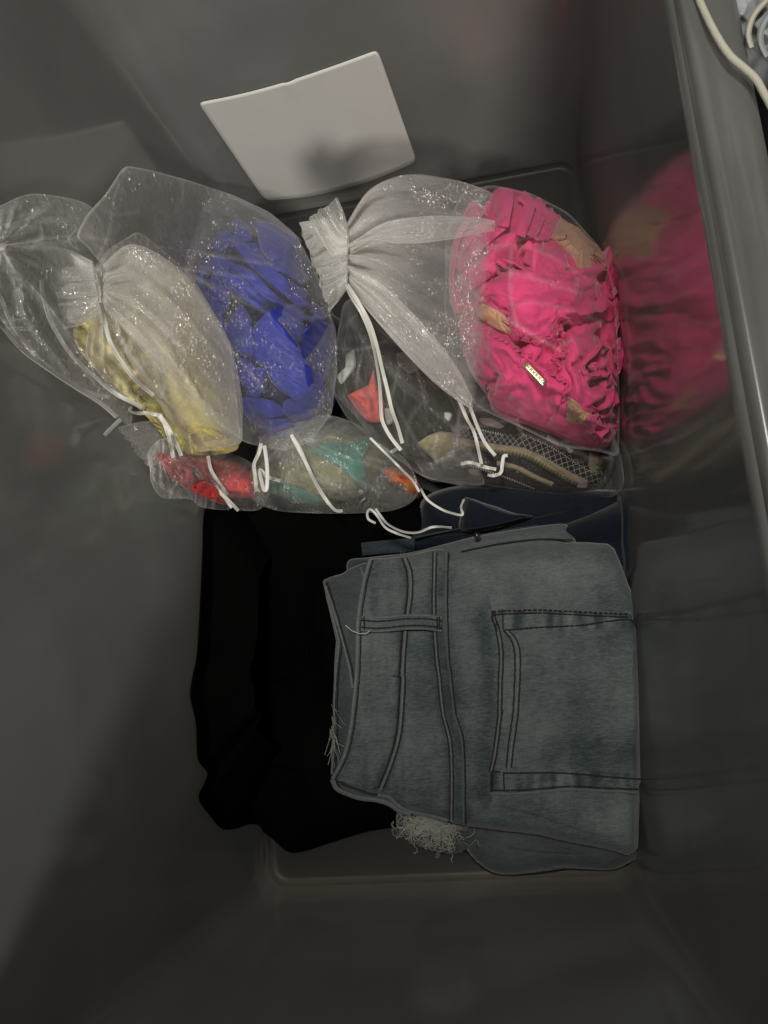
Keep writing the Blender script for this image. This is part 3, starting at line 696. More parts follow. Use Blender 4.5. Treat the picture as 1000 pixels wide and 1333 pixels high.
# stitches: real little threads, dashes along each seam
def stitches(ln, off, r=.00058, dash=6.0, gap=.6, parent=jn, jit=.3, zf=None):
    q = resample(ln, 400); L = np.concatenate([[0], np.cumsum(np.linalg.norm(np.diff(q, axis=0), axis=1))]); parts = []
    s = 0
    while s + dash < L[-1]:
        ss = np.linspace(s, s + dash, 4); x = np.interp(ss, L, q[:, 0]) + random.uniform(-jit, jit); y = np.interp(ss, L, q[:, 1])
        z = (zf or z_jean)(x, y) + off + r * np.array([-1, .6, .6, -1]); parts.append(tube(P(x, y, z), r, 4)); s += dash + gap
    V, F = join(parts); return mesh_obj('stitching', V, F, M['thread'], parent)
stitches(shift(waist_edge, 4), .0031); stitches(shift(waist_seam, -2), .0031); stitches(shift(waist_seam, 5), .0010)
stitches(shift(yoke_a, 1.2), .0022); stitches(shift(yoke_b, 1.2), .0010); stitches(shift(yoke_a, -3.4), .0010)
# pocket
pk_out = j3((150, 440), (205, 434), (370, 430), (500, 435), (700, 446), (850, 452), (868, 520), (892, 640), (905, 1000)) + j4((900, 440), (880, 512), (720, 506), (550, 498), (350, 514), (225, 518), (150, 515), (145, 400), (165, 300), (186, 180), (190, 60)) + j3((192, 800), (195, 650), (180, 550))
def zpk(X, Y, R): return z_jean(X, Y) + .0026 - .0026 * np.clip(R, 0, 1)**60 + .0006 * np.sin(X / 6.5) * (smooth(822, 812, Y) + smooth(1004, 1012, Y)) * .8
V, F, _ = ring_mesh(pk_out, zpk, 400, 90, (735, 910), curve=False, thick=.003, power=1.6); X_, Y_, R_ = _; hem = smooth(826, 816, Y_) + smooth(1002, 1010, Y_)
pk = mesh_obj('pocket', V, F, M['denim'], jn, attrs=vwear_shade(V, X_, Y_, .26 * hem * pn(X_ / 11, Y_ / 60, 97) - .06 * hem + .05 * fbm(X_ / 40, Y_ / 40, 98)))
zp = lambda X, Y: z_jean(X, Y) + .0026
tl_ = j3((156, 446), (370, 438), (500, 443), (700, 453), (850, 458)); bl_ = j4((150, 508), (225, 512), (350, 507), (550, 491), (720, 499), (890, 506))
lf_ = j3((215, 540), (262, 600), (275, 700), (270, 850), (264, 960)) + j4((245, 250), (228, 400))
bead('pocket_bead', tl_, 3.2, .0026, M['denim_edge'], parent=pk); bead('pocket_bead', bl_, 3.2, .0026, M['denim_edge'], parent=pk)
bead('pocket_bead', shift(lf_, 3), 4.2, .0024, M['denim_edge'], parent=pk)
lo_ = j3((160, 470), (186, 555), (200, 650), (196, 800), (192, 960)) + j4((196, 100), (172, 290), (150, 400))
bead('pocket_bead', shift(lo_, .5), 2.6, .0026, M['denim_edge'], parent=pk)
for ln, of in ((shift(lo_, 3), .0031), (shift(lo_, -2), .0012), (shift(tl_, 0, 4), .0031), (shift(tl_, 0, 0), .0036), (j3((215, 540), (400, 525), (600, 515), (740, 495), (850, 488), (880, 530)), .0031), (shift(bl_, 0, -4), .0031), (j4((215, 410), (450, 408), (600, 415), (760, 430), (900, 440)), .0031), (shift(lf_, -1), .0034), (shift(lf_, 6), .0030)):
    stitches(ln, of, parent=pk)
for ln in (j3((156, 450), (168, 500), (182, 545)), j3((208, 436), (214, 540)), j3((170, 455), (182, 545)), j4((152, 408), (150, 505)), j4((214, 405), (218, 515)), j4((160, 408), (158, 505)), j4((152, 400), (212, 405))):
    stitches(ln, .0034, .0005, 4, .2, pk)
# belt loop
lp = j1((252, 716), (330, 722), (400, 718), (500, 708), (600, 708), (688, 720))
zl = lambda X, Y: z_jean(X, Y) + .0052 + .0018 * np.sin(np.clip((X - 471) / 104, 0, 1) * np.pi)
V, F, uv = strip(lp, 20, zl, 60, 9, .001); bl = mesh_obj('belt_loop', V, F, M['denim'], jn)
for dy in (-8.5, 8.5):
    V, F, uv = strip(shift(lp, 0, dy), 3.4, lambda X, Y: zl(X, Y) + .0004, 60, 5, .0012); mesh_obj('edge_bead', V, F, M['denim_edge'], bl)
for dy in (-4.5, 4.5): stitches(shift(lp, 0, dy), .0012, zf=zl, parent=bl)
for x in (474, 572, 569):
    stitches([(x, 803), (x + .5, 823)], .0016, .0006, 4, .2, bl, zf=zl)
V, F = tube(P(np.array([450., 458, 468, 476, 482]), np.array([814., 821, 825, 825, 821]), np.full(5, .107)), .0004, 5); mesh_obj('loose_thread', V, F, M['fray'], jn)
# inner (front) waistband behind, with its own edge seams
zi = lambda X, Y: .091 + .001 * fbm(X / 40, Y / 60, 51) - .010 * smooth(474, 425, X) + .006 * smooth(800, 740, Y) * smooth(480, 440, X)
V, F, _ = ring_mesh([(421, 758), (432, 753), (444, 750), (456, 742), (474, 735), (486, 745), (480, 860), (470, 940), (448, 1000), (434, 1014), (431, 990), (436, 952), (435, 900), (437, 870), (438, 835), (430, 800), (425, 780)], lambda X, Y, R: zi(X, Y) - .006 * R**20, 220, 30, (456, 880), curve=False, thick=.006)
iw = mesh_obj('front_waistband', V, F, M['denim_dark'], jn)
e1 = [(422, 757), (428, 784), (439, 826), (441, 840), (437, 880), (435, 920), (436, 952), (432, 1008)]; e2 = [(424, 762), (436, 800), (447, 839), (455, 870), (459, 896)]; e3 = [(470, 738), (475, 756), (473, 766)]
for ln, wd in ((e1, 3.2), (e2, 3.4), (e3, 3)): bead('edge_bead', ln, wd, .0018, M['denim_edge'], parent=iw, zf=zi)
for ln in (shift(e1, 3.5), shift(e2, 3.2)): stitches(ln, .0016, parent=iw, zf=zi)
# rolled edge along the lower left, like a rope
rope1 = j2((95, 560), (120, 610), (180, 640), (250, 662), (330, 672), (400, 692), (460, 730), (520, 748)); rope2 = j2((340, 645), (400, 655), (440, 690), (490, 725), (545, 742), (640, 762), (725, 785))
for ln, wd in ((rope1, 6.5), (rope2, 4.5)): bead('rolled_hem', ln, wd, .001, M['denim_edge'], .002)
bead('hem_shadow_strip', j2((110, 555), (150, 585), (220, 612), (300, 640), (340, 640)), 3, .0026, M['thread'], .0006)  # dark strip painted in as the shade above the rolled hem
# lower leg peeping out below
zlg = flat(.062, .002, 61, [([(640, 1100), (700, 1108), (780, 1112)], .003, 14, 1)], .008, 8)
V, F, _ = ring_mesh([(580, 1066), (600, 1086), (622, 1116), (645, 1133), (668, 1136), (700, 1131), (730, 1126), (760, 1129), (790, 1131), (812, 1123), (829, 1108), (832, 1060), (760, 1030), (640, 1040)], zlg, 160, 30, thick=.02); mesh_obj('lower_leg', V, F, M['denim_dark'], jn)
# frayed cotton: threads
def fray(cx, cy, rx, ry, n, z0, seed, bend=1.0):
    r = np.random.RandomState(seed); parts = []
    for k in range(n):
        a = r.rand() * 6.283; q = math.sqrt(r.rand()); x, y = cx + rx * q * math.cos(a), cy + ry * q * math.sin(a); d = r.rand() * 6.283; pts = []
        ln = r.uniform(8, 30)
        for i in range(9):
            pts.append((x, y)); d += r.normal() * .45 * bend; x += math.cos(d) * ln / 8; y += math.sin(d) * ln / 8 * .8
        pts = np.array(pts); zz = z0 + r.rand() * .012 + .004 * np.sin(np.linspace(0, 3, 9) + r.rand() * 6)
        parts.append(tube(P(pts[:, 0], pts[:, 1], zz), r.uniform(.00012, .0003), 4))
    return join(parts)
def strands(n, seed, sx, sy, ax, ay, z0, ln=(20, 60), curl=.5, spread=1.2):
    r = np.random.RandomState(seed); parts = []
    for k in range(n):
        x, y = sx + r.normal() * ax, sy + r.normal() * ay; d = r.uniform(-spread, spread) + 1.4; L = r.uniform(*ln); pts = []; w_ = r.normal() * .12 * curl
        for i in range(14):
            pts.append((x, y)); d += w_ + r.normal() * curl * .35; x += math.cos(d) * L / 13; y += math.sin(d) * L / 13
        pts = np.array(pts); zz = z0 + r.rand() * .012 + .003 * np.sin(np.linspace(0, 4, 14) + r.rand() * 6)
        parts.append(tube(P(pts[:, 0], pts[:, 1], zz), r.uniform(.00010, .00026), 3))
    return join(parts)
V, F = strands(380, 3, 560, 1070, 16, 5, .058, (14, 34), 1.3, 1.2); o = mesh_obj('frayed_edge', V, F, M['fray'], jn); o['kind'] = 'stuff'
V, F = strands(120, 13, 572, 1086, 13, 7, .056, (14, 34), 2.0, 3.1); o = mesh_obj('frayed_edge', V, F, M['fray'], jn); o['kind'] = 'stuff'
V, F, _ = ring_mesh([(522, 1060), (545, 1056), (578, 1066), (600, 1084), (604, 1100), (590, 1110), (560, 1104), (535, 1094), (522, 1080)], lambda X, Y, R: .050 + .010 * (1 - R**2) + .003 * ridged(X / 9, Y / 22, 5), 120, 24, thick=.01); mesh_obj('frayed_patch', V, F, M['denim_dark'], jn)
V, F = strands(24, 5, 433, 955, 1.5, 18, .084, (12, 34), .25, .25); o = mesh_obj('frayed_edge', V, F, M['fray'], jn); o['kind'] = 'stuff'

# ------------------------------------------------------------------ crumpled clothes inside the bags
def dome(outline_c, top, edge, pw=2.4, ex=.7):
    return lambda R: edge + (top - edge) * (1 - np.clip(R, 0, 1)**pw)**ex
# pink ruffled garment
K = crop(570, 230, .27)
PINK = K((300, 55), (380, 65), (480, 110), (600, 200), (720, 290), (800, 370), (828, 480), (840, 700), (868, 900), (860, 1080), (868, 1210), (820, 1290), (760, 1300), (650, 1270), (540, 1220), (440, 1180), (330, 1140), (250, 1080), (235, 1020), (160, 920), (118, 830), (100, 700), (66, 620), (55, 520), (60, 400), (80, 300), (130, 200), (165, 125), (225, 140), (255, 90))
PC = (697, 420)
PFOLD = [(K((90, 450), (150, 370), (240, 330), (330, 260)), .008, 22, -1), (K((190, 535), (270, 490), (350, 450), (440, 428)), .009, 34, 1),
    (K((340, 640), (350, 720), (420, 780), (500, 795), (580, 745), (612, 700), (640, 710)), .012, 34, -1), (K((510, 660), (600, 700), (700, 690), (780, 665), (850, 650)), .009, 34, -1),
    (K((110, 690), (170, 690), (250, 750), (350, 800), (430, 862), (465, 825)), .007, 18, 1), (K((470, 830), (600, 780), (612, 860), (560, 870), (590, 912), (555, 950), (622, 1000), (600, 1080), (625, 1180)), .007, 16, -1),
    (K((180, 820), (230, 880), (290, 935)), .006, 22, -1), (K((480, 1040), (512, 1100), (522, 1165)), .006, 18, 1), (K((680, 945), (730, 905), (790, 865)), .006, 26, 1), (K((640, 450), (700, 425), (800, 440)), .006, 26, 1),
    (K((440, 300), (420, 380), (425, 430)), .010, 34, -1), (K((800, 1050), (770, 960), (760, 890)), .005, 20, 1), (K((430, 1170), (560, 1215), (640, 1130), (700, 1190), (830, 1170)), .006, 18, -1), (K((250, 1040), (350, 1080), (440, 1160)), .004, 20, -1),
    (K((600, 720), (640, 820), (640, 920)), .005, 26, -1), (K((210, 600), (240, 560), (195, 545)), .006, 10, -1), (K((150, 900), (300, 1000), (420, 1010)), .004, 24, -1)]
pdome = dome(PC, .150, .075, 2.6, .75)
def pit(X, Y, c, r, d): 
    (x, y), = K(c); return -d * np.exp(-(((X - x)**2 + (Y - y)**2) / (r * .27)**2))
def z_pink_(X, Y, R):
    wx = X + 9 * fbm(X / 45, Y / 45, 71, 2); wy = Y + 9 * fbm(X / 45, Y / 45, 75, 2)
    z = lean(pdome(R), X, Y, .006) + folds(X, Y, PFOLD) * .8
    z += pit(X, Y, (385, 360), 45, .016) + pit(X, Y, (520, 850), 50, .012) + pit(X, Y, (250, 170), 55, .012)
    return lean(z, X, Y, .003)
def radial(outline, centre):
    o = resample(outline, 360, True); th = np.arctan2(o[:, 1] - centre[1], o[:, 0] - centre[0]); r = np.hypot(o[:, 0] - centre[0], o[:, 1] - centre[1]); k = np.argsort(th)
    th = np.concatenate([th[k] - 2 * np.pi, th[k], th[k] + 2 * np.pi]); r = np.concatenate([r[k]] * 3)
    return lambda X, Y: np.hypot(X - centre[0], Y - centre[1]) / np.interp(np.arctan2(Y - centre[1], X - centre[0]), th, r)
prad = radial(PINK, PC)
def z_pink_f(X, Y): return lean(pdome(np.clip(prad(X, Y), 0, 1)), X, Y, .004)
pg = thing('pink_garment', 'hot pink ruffled garment with a small gold bar tag bundled in a sheer bag', 'garment', P(np.array([697.]), np.array([450.]), np.array([.04]))[0])
W, X_, Y_, R_ = buckle(PINK, lambda X, Y, R: z_pink_(X, Y, R), 110, (1.07, 1.035), 200, .005, False, 71, PC, .014, .008, 5, rot=.5)
cloth_obj('body', W, M['pink'], pg, .03); z_pink = sampler(W, z_pink_f)
zall = [W.reshape(-1, 3)]
LAYERS = [((640, 715), (740, 690), (850, 665), (865, 900), (855, 1070), (780, 1130), (700, 1170), (640, 1110), (650, 1000), (612, 900), (625, 800)),
    ((115, 700), (170, 692), (250, 752), (350, 800), (430, 862), (465, 828), (560, 790), (605, 850), (565, 880), (590, 915), (558, 955), (615, 1005), (590, 1080), (520, 1170), (440, 1165), (260, 1035), (170, 910)),
    ((690, 1180), (760, 1150), (840, 1170), (862, 1220), (815, 1285), (750, 1285), (700, 1240)),
    ((440, 305), (520, 295), (600, 320), (640, 440), (700, 425), (790, 445), (845, 650), (780, 668), (700, 692), (640, 712), (612, 704), (580, 748), (500, 797), (420, 782), (352, 722), (340, 648), (240, 570), (200, 532), (270, 490), (350, 455), (430, 430), (425, 380)),
    ((95, 455), (150, 370), (240, 330), (330, 265), (400, 310), (420, 420), (340, 445), (260, 485), (190, 530), (110, 560)),
    ((470, 110), (560, 170), (600, 220), (560, 290), (470, 300), (440, 260))]
for q_, ly in enumerate(LAYERS):
    pl = K(*ly); zs = z_pink
    W, X_, Y_, R_ = buckle(pl, lambda X, Y, R: zs(X, Y) + .0035 + .007 * np.sqrt(np.clip(1 - R**2, 0, 1)), 64 if q_ in (0, 1, 3) else 40, (1.055, 1.02), 160, .004, True, 171 + 7 * q_, None, .010, .004, 4, rot=.7 * q_, maxd=.007)
    cloth_obj('fabric_layer', W, M['pink'], pg, .003); zall.append(W.reshape(-1, 3)); z_pink = sampler(np.vstack(zall), z_pink_f)
def patch(name, poly, zf, mat, parent, off=.002, thick=.0025, n=90, nr=14, rnd=3, seam=None, label=None, tilt=(0, 0), edge=.0012):
    pl = round_poly(poly, rnd); c = pl.mean(0)
    V, F, _ = ring_mesh(pl, lambda X, Y, R: zf(X, Y) + off + tilt[0] * (X - c[0]) + tilt[1] * (Y - c[1]) - edge * np.clip(R, 0, 1)**24, n, nr, curve=False, thick=thick, power=1.8)
    o = mesh_obj(name, V, F, mat, parent)
    if label: o['label'] = label
    return o
patch('lining', K((590, 200), (680, 245), (800, 375), (822, 465), (760, 425), (680, 445), (640, 375), (550, 290)), z_pink, M['tan'], pg, .0015, label='tan lining panel at the upper right of the bundle')
patch('lining', K((212, 608), (300, 650), (340, 690), (352, 755), (290, 738), (185, 668)), z_pink, M['tan'], pg, .004, label='small tan lining piece left of the gold tag')
patch('lining', K((630, 1060), (665, 1080), (700, 1130), (740, 1140), (690, 1190), (620, 1180)), z_pink, M['tan'], pg, .002, label='small tan lining piece near the lower edge')
zb = lambda X, Y: .004 + pdome(np.clip(prad(X, Y), 0, 1)) + .008 + .001 * fbm(X / 20, Y / 20, 3)
for ln, wd, of in ((K((335, 60), (335, 120), (325, 180), (315, 240)), 15, .008), (K((315, 235), (270, 270), (190, 340), (120, 410), (92, 445)), 13, .004), (K((400, 85), (440, 130), (425, 200), (395, 285)), 15, .006), (K((470, 110), (500, 160), (480, 230), (450, 290)), 13, .004), (K((170, 180), (105, 280), (75, 400), (66, 520), (90, 660)), 7, .002), (K((215, 230), (140, 320), (95, 400)), 8, .003)):
    V, F, uv = strip(ln, wd, lambda X, Y: np.maximum(zb(X, Y), z_pink(X, Y) + .001) + of, 50, 7, .0016); mesh_obj('strap', V, F, M['pinkband'], pg)
patch('strap_end', K((160, 122), (228, 150), (205, 195), (115, 205)), zb, M['pinkband'], pg, .008)
# ruffle edges: wavy upright bands
for ln in (K((340, 650), (350, 725), (420, 785), (500, 798), (580, 748), (612, 702), (645, 712)), K((110, 695), (170, 692), (250, 752), (350, 802), (430, 865), (465, 828)), K((600, 780), (612, 860), (560, 870), (590, 912), (555, 950), (622, 1000), (600, 1080)), K((200, 600), (240, 562), (195, 548))):
    q = resample(ln, 140); sw = np.sin(np.arange(140) * .55 + 2 * pn(np.arange(140) / 11., np.zeros(140) + .3, 5)) * 1.6
    t = np.gradient(q, axis=0); t /= np.linalg.norm(t, axis=1)[:, None]; q = q + np.stack([-t[:, 1], t[:, 0]], -1) * sw[:, None]
    V, F, uv = strip([tuple(p) for p in q], 5, lambda X, Y: z_pink(X, Y) + .0022, 140, 5, .0018, curve=False); mesh_obj('ruffle', V, F, M['pink'], pg)
# gold bar tag
a, b = np.array(K((418, 897))[0]), np.array(K((516, 998))[0]); d = (b - a) / np.linalg.norm(b - a); nn = np.array([-d[1], d[0]]); zt = float(z_pink(np.linspace(685, 709, 9), np.linspace(474, 499, 9)).max()) + .002
hw = 4.6; ol = [a - nn * hw, b - nn * hw, b + nn * hw, a + nn * hw]
V, F, _ = ring_mesh(round_poly(ol, 3), lambda X, Y, R: zt + 0 * X - .0006 * R**8, 60, 8, curve=False, thick=.0016); tg = mesh_obj('bar_tag', V, F, M['gold'], pg)
parts = []
for k in range(9):
    c0 = a + (b - a) * (.22 + .068 * k); 
    p0, p1 = c0 - nn * (1.6 + .7 * ((k * 7) % 3 - 1)), c0 + nn * (1.5 + .5 * ((k * 5) % 3 - 1))
    q = np.array([p0, (p0 + p1) / 2 + d * (.8 if k % 2 else -.5), p1]); parts.append(tube(P(q[:, 0], q[:, 1], np.full(3, zt + .0002)), .00032, 4))
V, F = join(parts); mesh_obj('engraving', V, F, M['engraved'], tg)
for c0 in (a + d * 4, b - d * 4):
    th = np.linspace(0, 6.283, 13); V, F = tube(P(c0[0] + 1.7 * np.cos(th), c0[1] + 1.7 * np.sin(th), np.full(13, zt + .0001)), .0003, 4); mesh_obj('eyelet', V, F, M['engraved'], tg)

# blue swimwear of flat straps and panels
B2 = crop(240, 270, .2326)
BLUE = B2((240, 75), (290, 62), (340, 95), (400, 70), (500, 105), (615, 175), (655, 280), (685, 400), (715, 480), (785, 590), (825, 640), (818, 900), (795, 1060), (715, 1195), (640, 1215), (560, 1255), (490, 1290), (430, 1250), (330, 1180), (250, 1185), (185, 1110), (115, 980), (75, 870), (62, 720), (90, 560), (66, 440), (85, 300), (160, 200), (182, 140))
BC = (345, 420); bdome = dome(BC, .118, .05, 2.4, .7); brad = radial(BLUE, BC)
zbl_ = lambda X, Y, R: lean(bdome(R) - .006 + .004 * ridged(X / 26, Y / 30, 91), X, Y, .003)
zbl = lambda X, Y: lean(bdome(np.clip(brad(X, Y), 0, 1)), X, Y, .004) + .0030 * np.abs(pn((-.55 * X + .83 * Y) / 11, (.83 * X + .55 * Y) / 80, 23)) + .0012 * pn(X / 22, Y / 26, 29)
bg = thing('blue_swimwear', 'royal blue strappy swimwear bundled in a sheer bag', 'swimwear', P(np.array([345.]), np.array([440.]), np.array([.05]))[0])
V, F, _ = ring_mesh(BLUE, zbl_, 240, 70, BC, thick=.02); mesh_obj('lining', V, F, M['bluedark'], bg)  # dark core under the straps, gap shade put into its colour
PANELS = [((240, 70), (290, 60), (350, 100), (370, 170), (320, 200), (250, 130)), ((160, 200), (190, 132), (245, 130), (280, 200), (205, 245), (165, 232)), ((70, 430), (82, 290), (160, 262), (215, 335), (245, 440), (262, 505), (205, 575), (150, 562), (100, 505)),
    ((80, 860), (150, 1000), (250, 1080), (330, 1130), (330, 1182), (250, 1190), (180, 1110), (110, 980)), ((60, 740), (110, 570), (200, 590), (250, 760), (290, 900), (300, 1080), (180, 1040), (90, 880)),
    ((320, 1060), (480, 1080), (560, 1130), (540, 1200), (380, 1190), (330, 1140)), ((390, 1185), (560, 1185), (610, 1222), (500, 1298), (430, 1255)), ((560, 1080), (700, 1040), (770, 990), (800, 1060), (718, 1192), (640, 1218), (560, 1130)),
    ((280, 835), (370, 850), (392, 900), (380, 1005), (330, 985), (300, 930)), ((395, 900), (452, 900), (432, 1000), (400, 1068), (370, 1080), (340, 1060)), ((690, 860), (765, 950), (755, 1040), (700, 1015)),
    ((330, 195), (400, 200), (470, 300), (540, 375), (640, 435), (695, 475), (660, 500), (560, 410), (450, 310)), ((180, 262), (260, 300), (380, 362), (470, 450), (600, 540), (500, 548), (400, 480), (300, 392), (210, 335)),
    ((210, 345), (300, 392), (400, 470), (462, 540), (440, 585), (340, 530), (270, 480), (222, 420)), ((240, 135), (325, 190), (440, 290), (560, 395), (660, 505), (700, 535), (640, 542), (540, 475), (430, 395), (335, 300), (275, 215)),
    ((400, 68), (500, 102), (622, 172), (660, 290), (692, 405), (650, 420), (560, 352), (500, 332), (430, 215)), ((540, 655), (662, 650), (662, 742), (600, 738), (560, 695)), ((480, 572), (570, 547), (660, 545), (702, 560), (722, 640), (640, 652), (540, 652), (505, 615)),
    ((710, 525), (760, 560), (795, 600), (772, 625), (710, 642)), ((260, 620), (310, 548), (350, 610), (368, 700), (372, 800), (340, 825), (280, 785), (220, 700)), ((462, 900), (650, 850), (702, 900), (705, 1010), (622, 1062), (540, 1012), (490, 962)),
    ((372, 700), (430, 622), (482, 572), (540, 660), (620, 760), (662, 845), (652, 930), (522, 925), (430, 872), (372, 835)), ((672, 682), (750, 632), (822, 662), (832, 760), (820, 900), (760, 962), (720, 900), (690, 860), (652, 800))]
rb = np.random.RandomState(7)
for i, pl in enumerate(PANELS):
    q_ = B2(*pl); cx_, cy_ = np.mean(q_, 0)
    patch('strap_panel', [(cx_ + (x - cx_) * 1.015, cy_ + (y - cy_) * 1.015) for x, y in q_], zbl, M['blue'], bg, .001 + .0010 * i, .005, 110, 12, 1.2, tilt=(rb.normal() * .00030, rb.normal() * .00022), edge=.0006)
for ln in (((430, 215), (520, 340), (640, 430), (700, 480)), ((480, 575), (560, 690), (640, 790), (665, 850)), ((275, 215), (340, 300), (440, 400), (560, 490)), ((222, 420), (330, 525), (440, 585))):
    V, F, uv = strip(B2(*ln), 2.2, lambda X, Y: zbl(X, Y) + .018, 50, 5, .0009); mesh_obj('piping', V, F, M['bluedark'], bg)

# generic crumpled bundle
def crumple(name, label, cat, outline, top, edge, mat, seed, fl=(), rid=.006, sc=38, centre=None, group=None, st=(1.08, 1.04), rot=.4):
    c = centre or tuple(np.mean(outline, 0)); dm = dome(c, top, edge); rad = radial(outline, c)
    def zz(X, Y, R):
        wx = X + 10 * fbm(X / 40, Y / 40, seed + 1, 2); wy = Y + 10 * fbm(X / 40, Y / 40, seed + 5, 2)
        return lean(lean(dm(R), X, Y, .008) + rid * .4 * ridged(wx / sc, wy / sc, seed, 2) + folds(X, Y, fl), X, Y, .004)
    t = thing(name, label, cat, P(np.array([c[0]]), np.array([c[1]]), np.array([edge]))[0], group)
    W, X_, Y_, R_ = buckle(outline, zz, 80, st, 220, .005, False, seed, c, .012, .008, 5, rot=rot)
    cloth_obj('body', W, mat, t, .02)
    return t, sampler(W, lambda X, Y: zz(X, Y, np.clip(rad(X, Y), 0, 1)))
Z1 = crop(0, 190, .45)
YEL = Z1((212, 545), (245, 480), (300, 380), (350, 300), (430, 310), (500, 345), (560, 410), (600, 500), (630, 640), (660, 760), (668, 846), (640, 872), (560, 880), (500, 870), (440, 800), (350, 710), (260, 630))
yg, z_yel = crumple('yellow_garment', 'yellow printed garment crumpled in a gathered sheer bag', 'garment', YEL, .165, .09, M['yellow'], 101,
    [(crop(130, 480, .21)((120, 40), (200, 130), (280, 200), (390, 280)), .008, 16, 1), (crop(130, 480, .21)((500, 330), (540, 420), (600, 500)), .006, 12, 1), (Z1((280, 560), (370, 660), (450, 740)), .006, 16, -1), (Z1((400, 500), (480, 600), (560, 760)), .006, 20, -1)], .005, 60)
for pl in (((520, 400), (600, 330), (700, 380), (800, 440), (760, 500), (640, 510), (560, 520)), ((470, 340), (520, 320), (530, 420), (500, 500), (460, 440)), ((200, 110), (260, 170), (360, 240), (330, 290), (240, 230)), ((580, 340), (680, 370), (650, 440), (600, 420))):
    patch('fold', crop(130, 480, .21)(*pl), z_yel, fabric('bright_yellow', (.74, .63, .10), .85, .2, .2, 900, .2, .15), yg, .004, .003, tilt=(.0001, .0001))
RED = crop(130, 480, .21)((370, 520), (520, 540), (700, 560), (850, 590), (960, 680), (960, 790), (840, 800), (740, 820), (600, 780), (480, 700), (380, 600))
rg, z_red = crumple('red_garment', 'red garment in the low sheer bag beneath the yellow one', 'garment', RED, .085, .05, M['red'], 121, (), .006, 40)
patch('fold', crop(130, 480, .21)((560, 740), (640, 700), (720, 740), (740, 800), (640, 790)), z_red, fabric('bright_red', (.75, .03, .03), .7, .2), rg, .006)
TEA = crop(310, 520, .21)((150, 460), (260, 380), (340, 300), (480, 240), (560, 180), (700, 230), (820, 240), (900, 380), (820, 480), (790, 560), (700, 600), (560, 640), (500, 660), (400, 640), (280, 600), (170, 560))
te, z_tea = crumple('teal_garment', 'teal and olive garment in a low sheer bag below the blue one', 'garment', TEA, .085, .05, M['olive'], 131, (), .007, 46)
for pl in (((440, 320), (560, 260), (700, 270), (800, 240), (830, 260), (760, 360), (800, 500), (780, 560), (720, 500), (640, 420), (500, 340)), ((130, 460), (260, 510), (400, 560), (500, 610), (500, 660), (380, 630), (240, 590), (150, 560))):
    patch('teal_panel', crop(310, 520, .21)(*pl), z_tea, M['teal'], te, .005, .003, 90, 16)
C4 = crop(420, 440, .2)
FLO = C4((60, 250), (120, 60), (200, -120), (330, -220), (460, -60), (620, 100), (760, 230), (880, 400), (880, 560), (840, 720), (740, 800), (600, 780), (460, 720), (320, 640), (180, 470), (80, 360))
fg, z_flo = crumple('dark_floral_garment', 'dark garment with red and white patches in the middle sheer bag', 'garment', FLO, .10, .06, M['floral'], 141,
    [(C4((480, 200), (520, 350), (540, 560)), .008, 24, -1), (C4((700, 270), (780, 420), (800, 560)), .006, 22, -1), (C4((250, 100), (200, 260), (300, 480)), .006, 20, 1)], .007, 48)
patch('red_patch', C4((160, 370), (300, 310), (330, 200), (350, 330), (400, 420), (390, 540), (300, 540), (240, 480)), z_flo, M['redstripe'], fg, .005)
patch('white_patch', C4((150, 110), (205, 70), (210, 180), (120, 300), (95, 240), (150, 190)), z_flo, M['white'], fg, .005)
patch('white_patch', C4((400, 455), (450, 460), (460, 540), (420, 560)), z_flo, M['white'], fg, .004)
patch('grey_patch', C4((480, 100), (560, 90), (640, 180), (560, 230), (490, 160)), z_flo, fabric('grey_print', (.13, .13, .11), .8, .2), fg, .004)
patch('tan_hem', C4((680, 640), (760, 610), (860, 620), (840, 740), (740, 800), (620, 680)), z_flo, fabric('beige_lining', (.24, .21, .12), .8, .2), fg, .004)
patch('white_patch', C4((790, 480), (840, 490), (820, 540), (795, 520)), z_flo, M['white'], fg, .004)
ORG = C4((400, 860), (470, 850), (560, 890), (620, 940), (620, 1000), (570, 1020), (500, 960), (430, 920)); og, _ = crumple('orange_print_scrap', 'small orange and olive printed cloth below the red patch', 'cloth', ORG, .075, .05, M['orange'], 151, (), .004, 18)

# black knit with woven bands
C5 = crop(540, 520, .28)
AZT = C5((20, 250), (120, 130), (300, 60), (520, 80), (760, 130), (860, 190), (890, 260), (880, 340), (830, 400), (760, 430), (640, 440), (480, 420), (300, 390), (120, 340))
az = thing('patterned_knit', 'black knit with tan zigzag and white lattice bands beneath the pink bag', 'knitwear', P(np.array([660.]), np.array([600.]), np.array([.03]))[0])
az_dm = dome((670, 590), .07, .045); az_r = radial(AZT, (670, 590))
def zaz_(X, Y, R): return lean(az_dm(R) + .003 * fbm(X / 40, Y / 30, 161) + folds(X, Y, [(C5((200, 180), (400, 195), (520, 225), (740, 380)), .004, 12, -1), (C5((430, 180), (560, 170), (860, 350)), .003, 12, 1)]), X, Y, .003)
zaz = lambda X, Y: zaz_(X, Y, np.clip(az_r(X, Y), 0, 1))
V, F, _ = ring_mesh(AZT, zaz_, 220, 50, (670, 590), thick=.02); mesh_obj('body', V, F, M['aztec'], az)
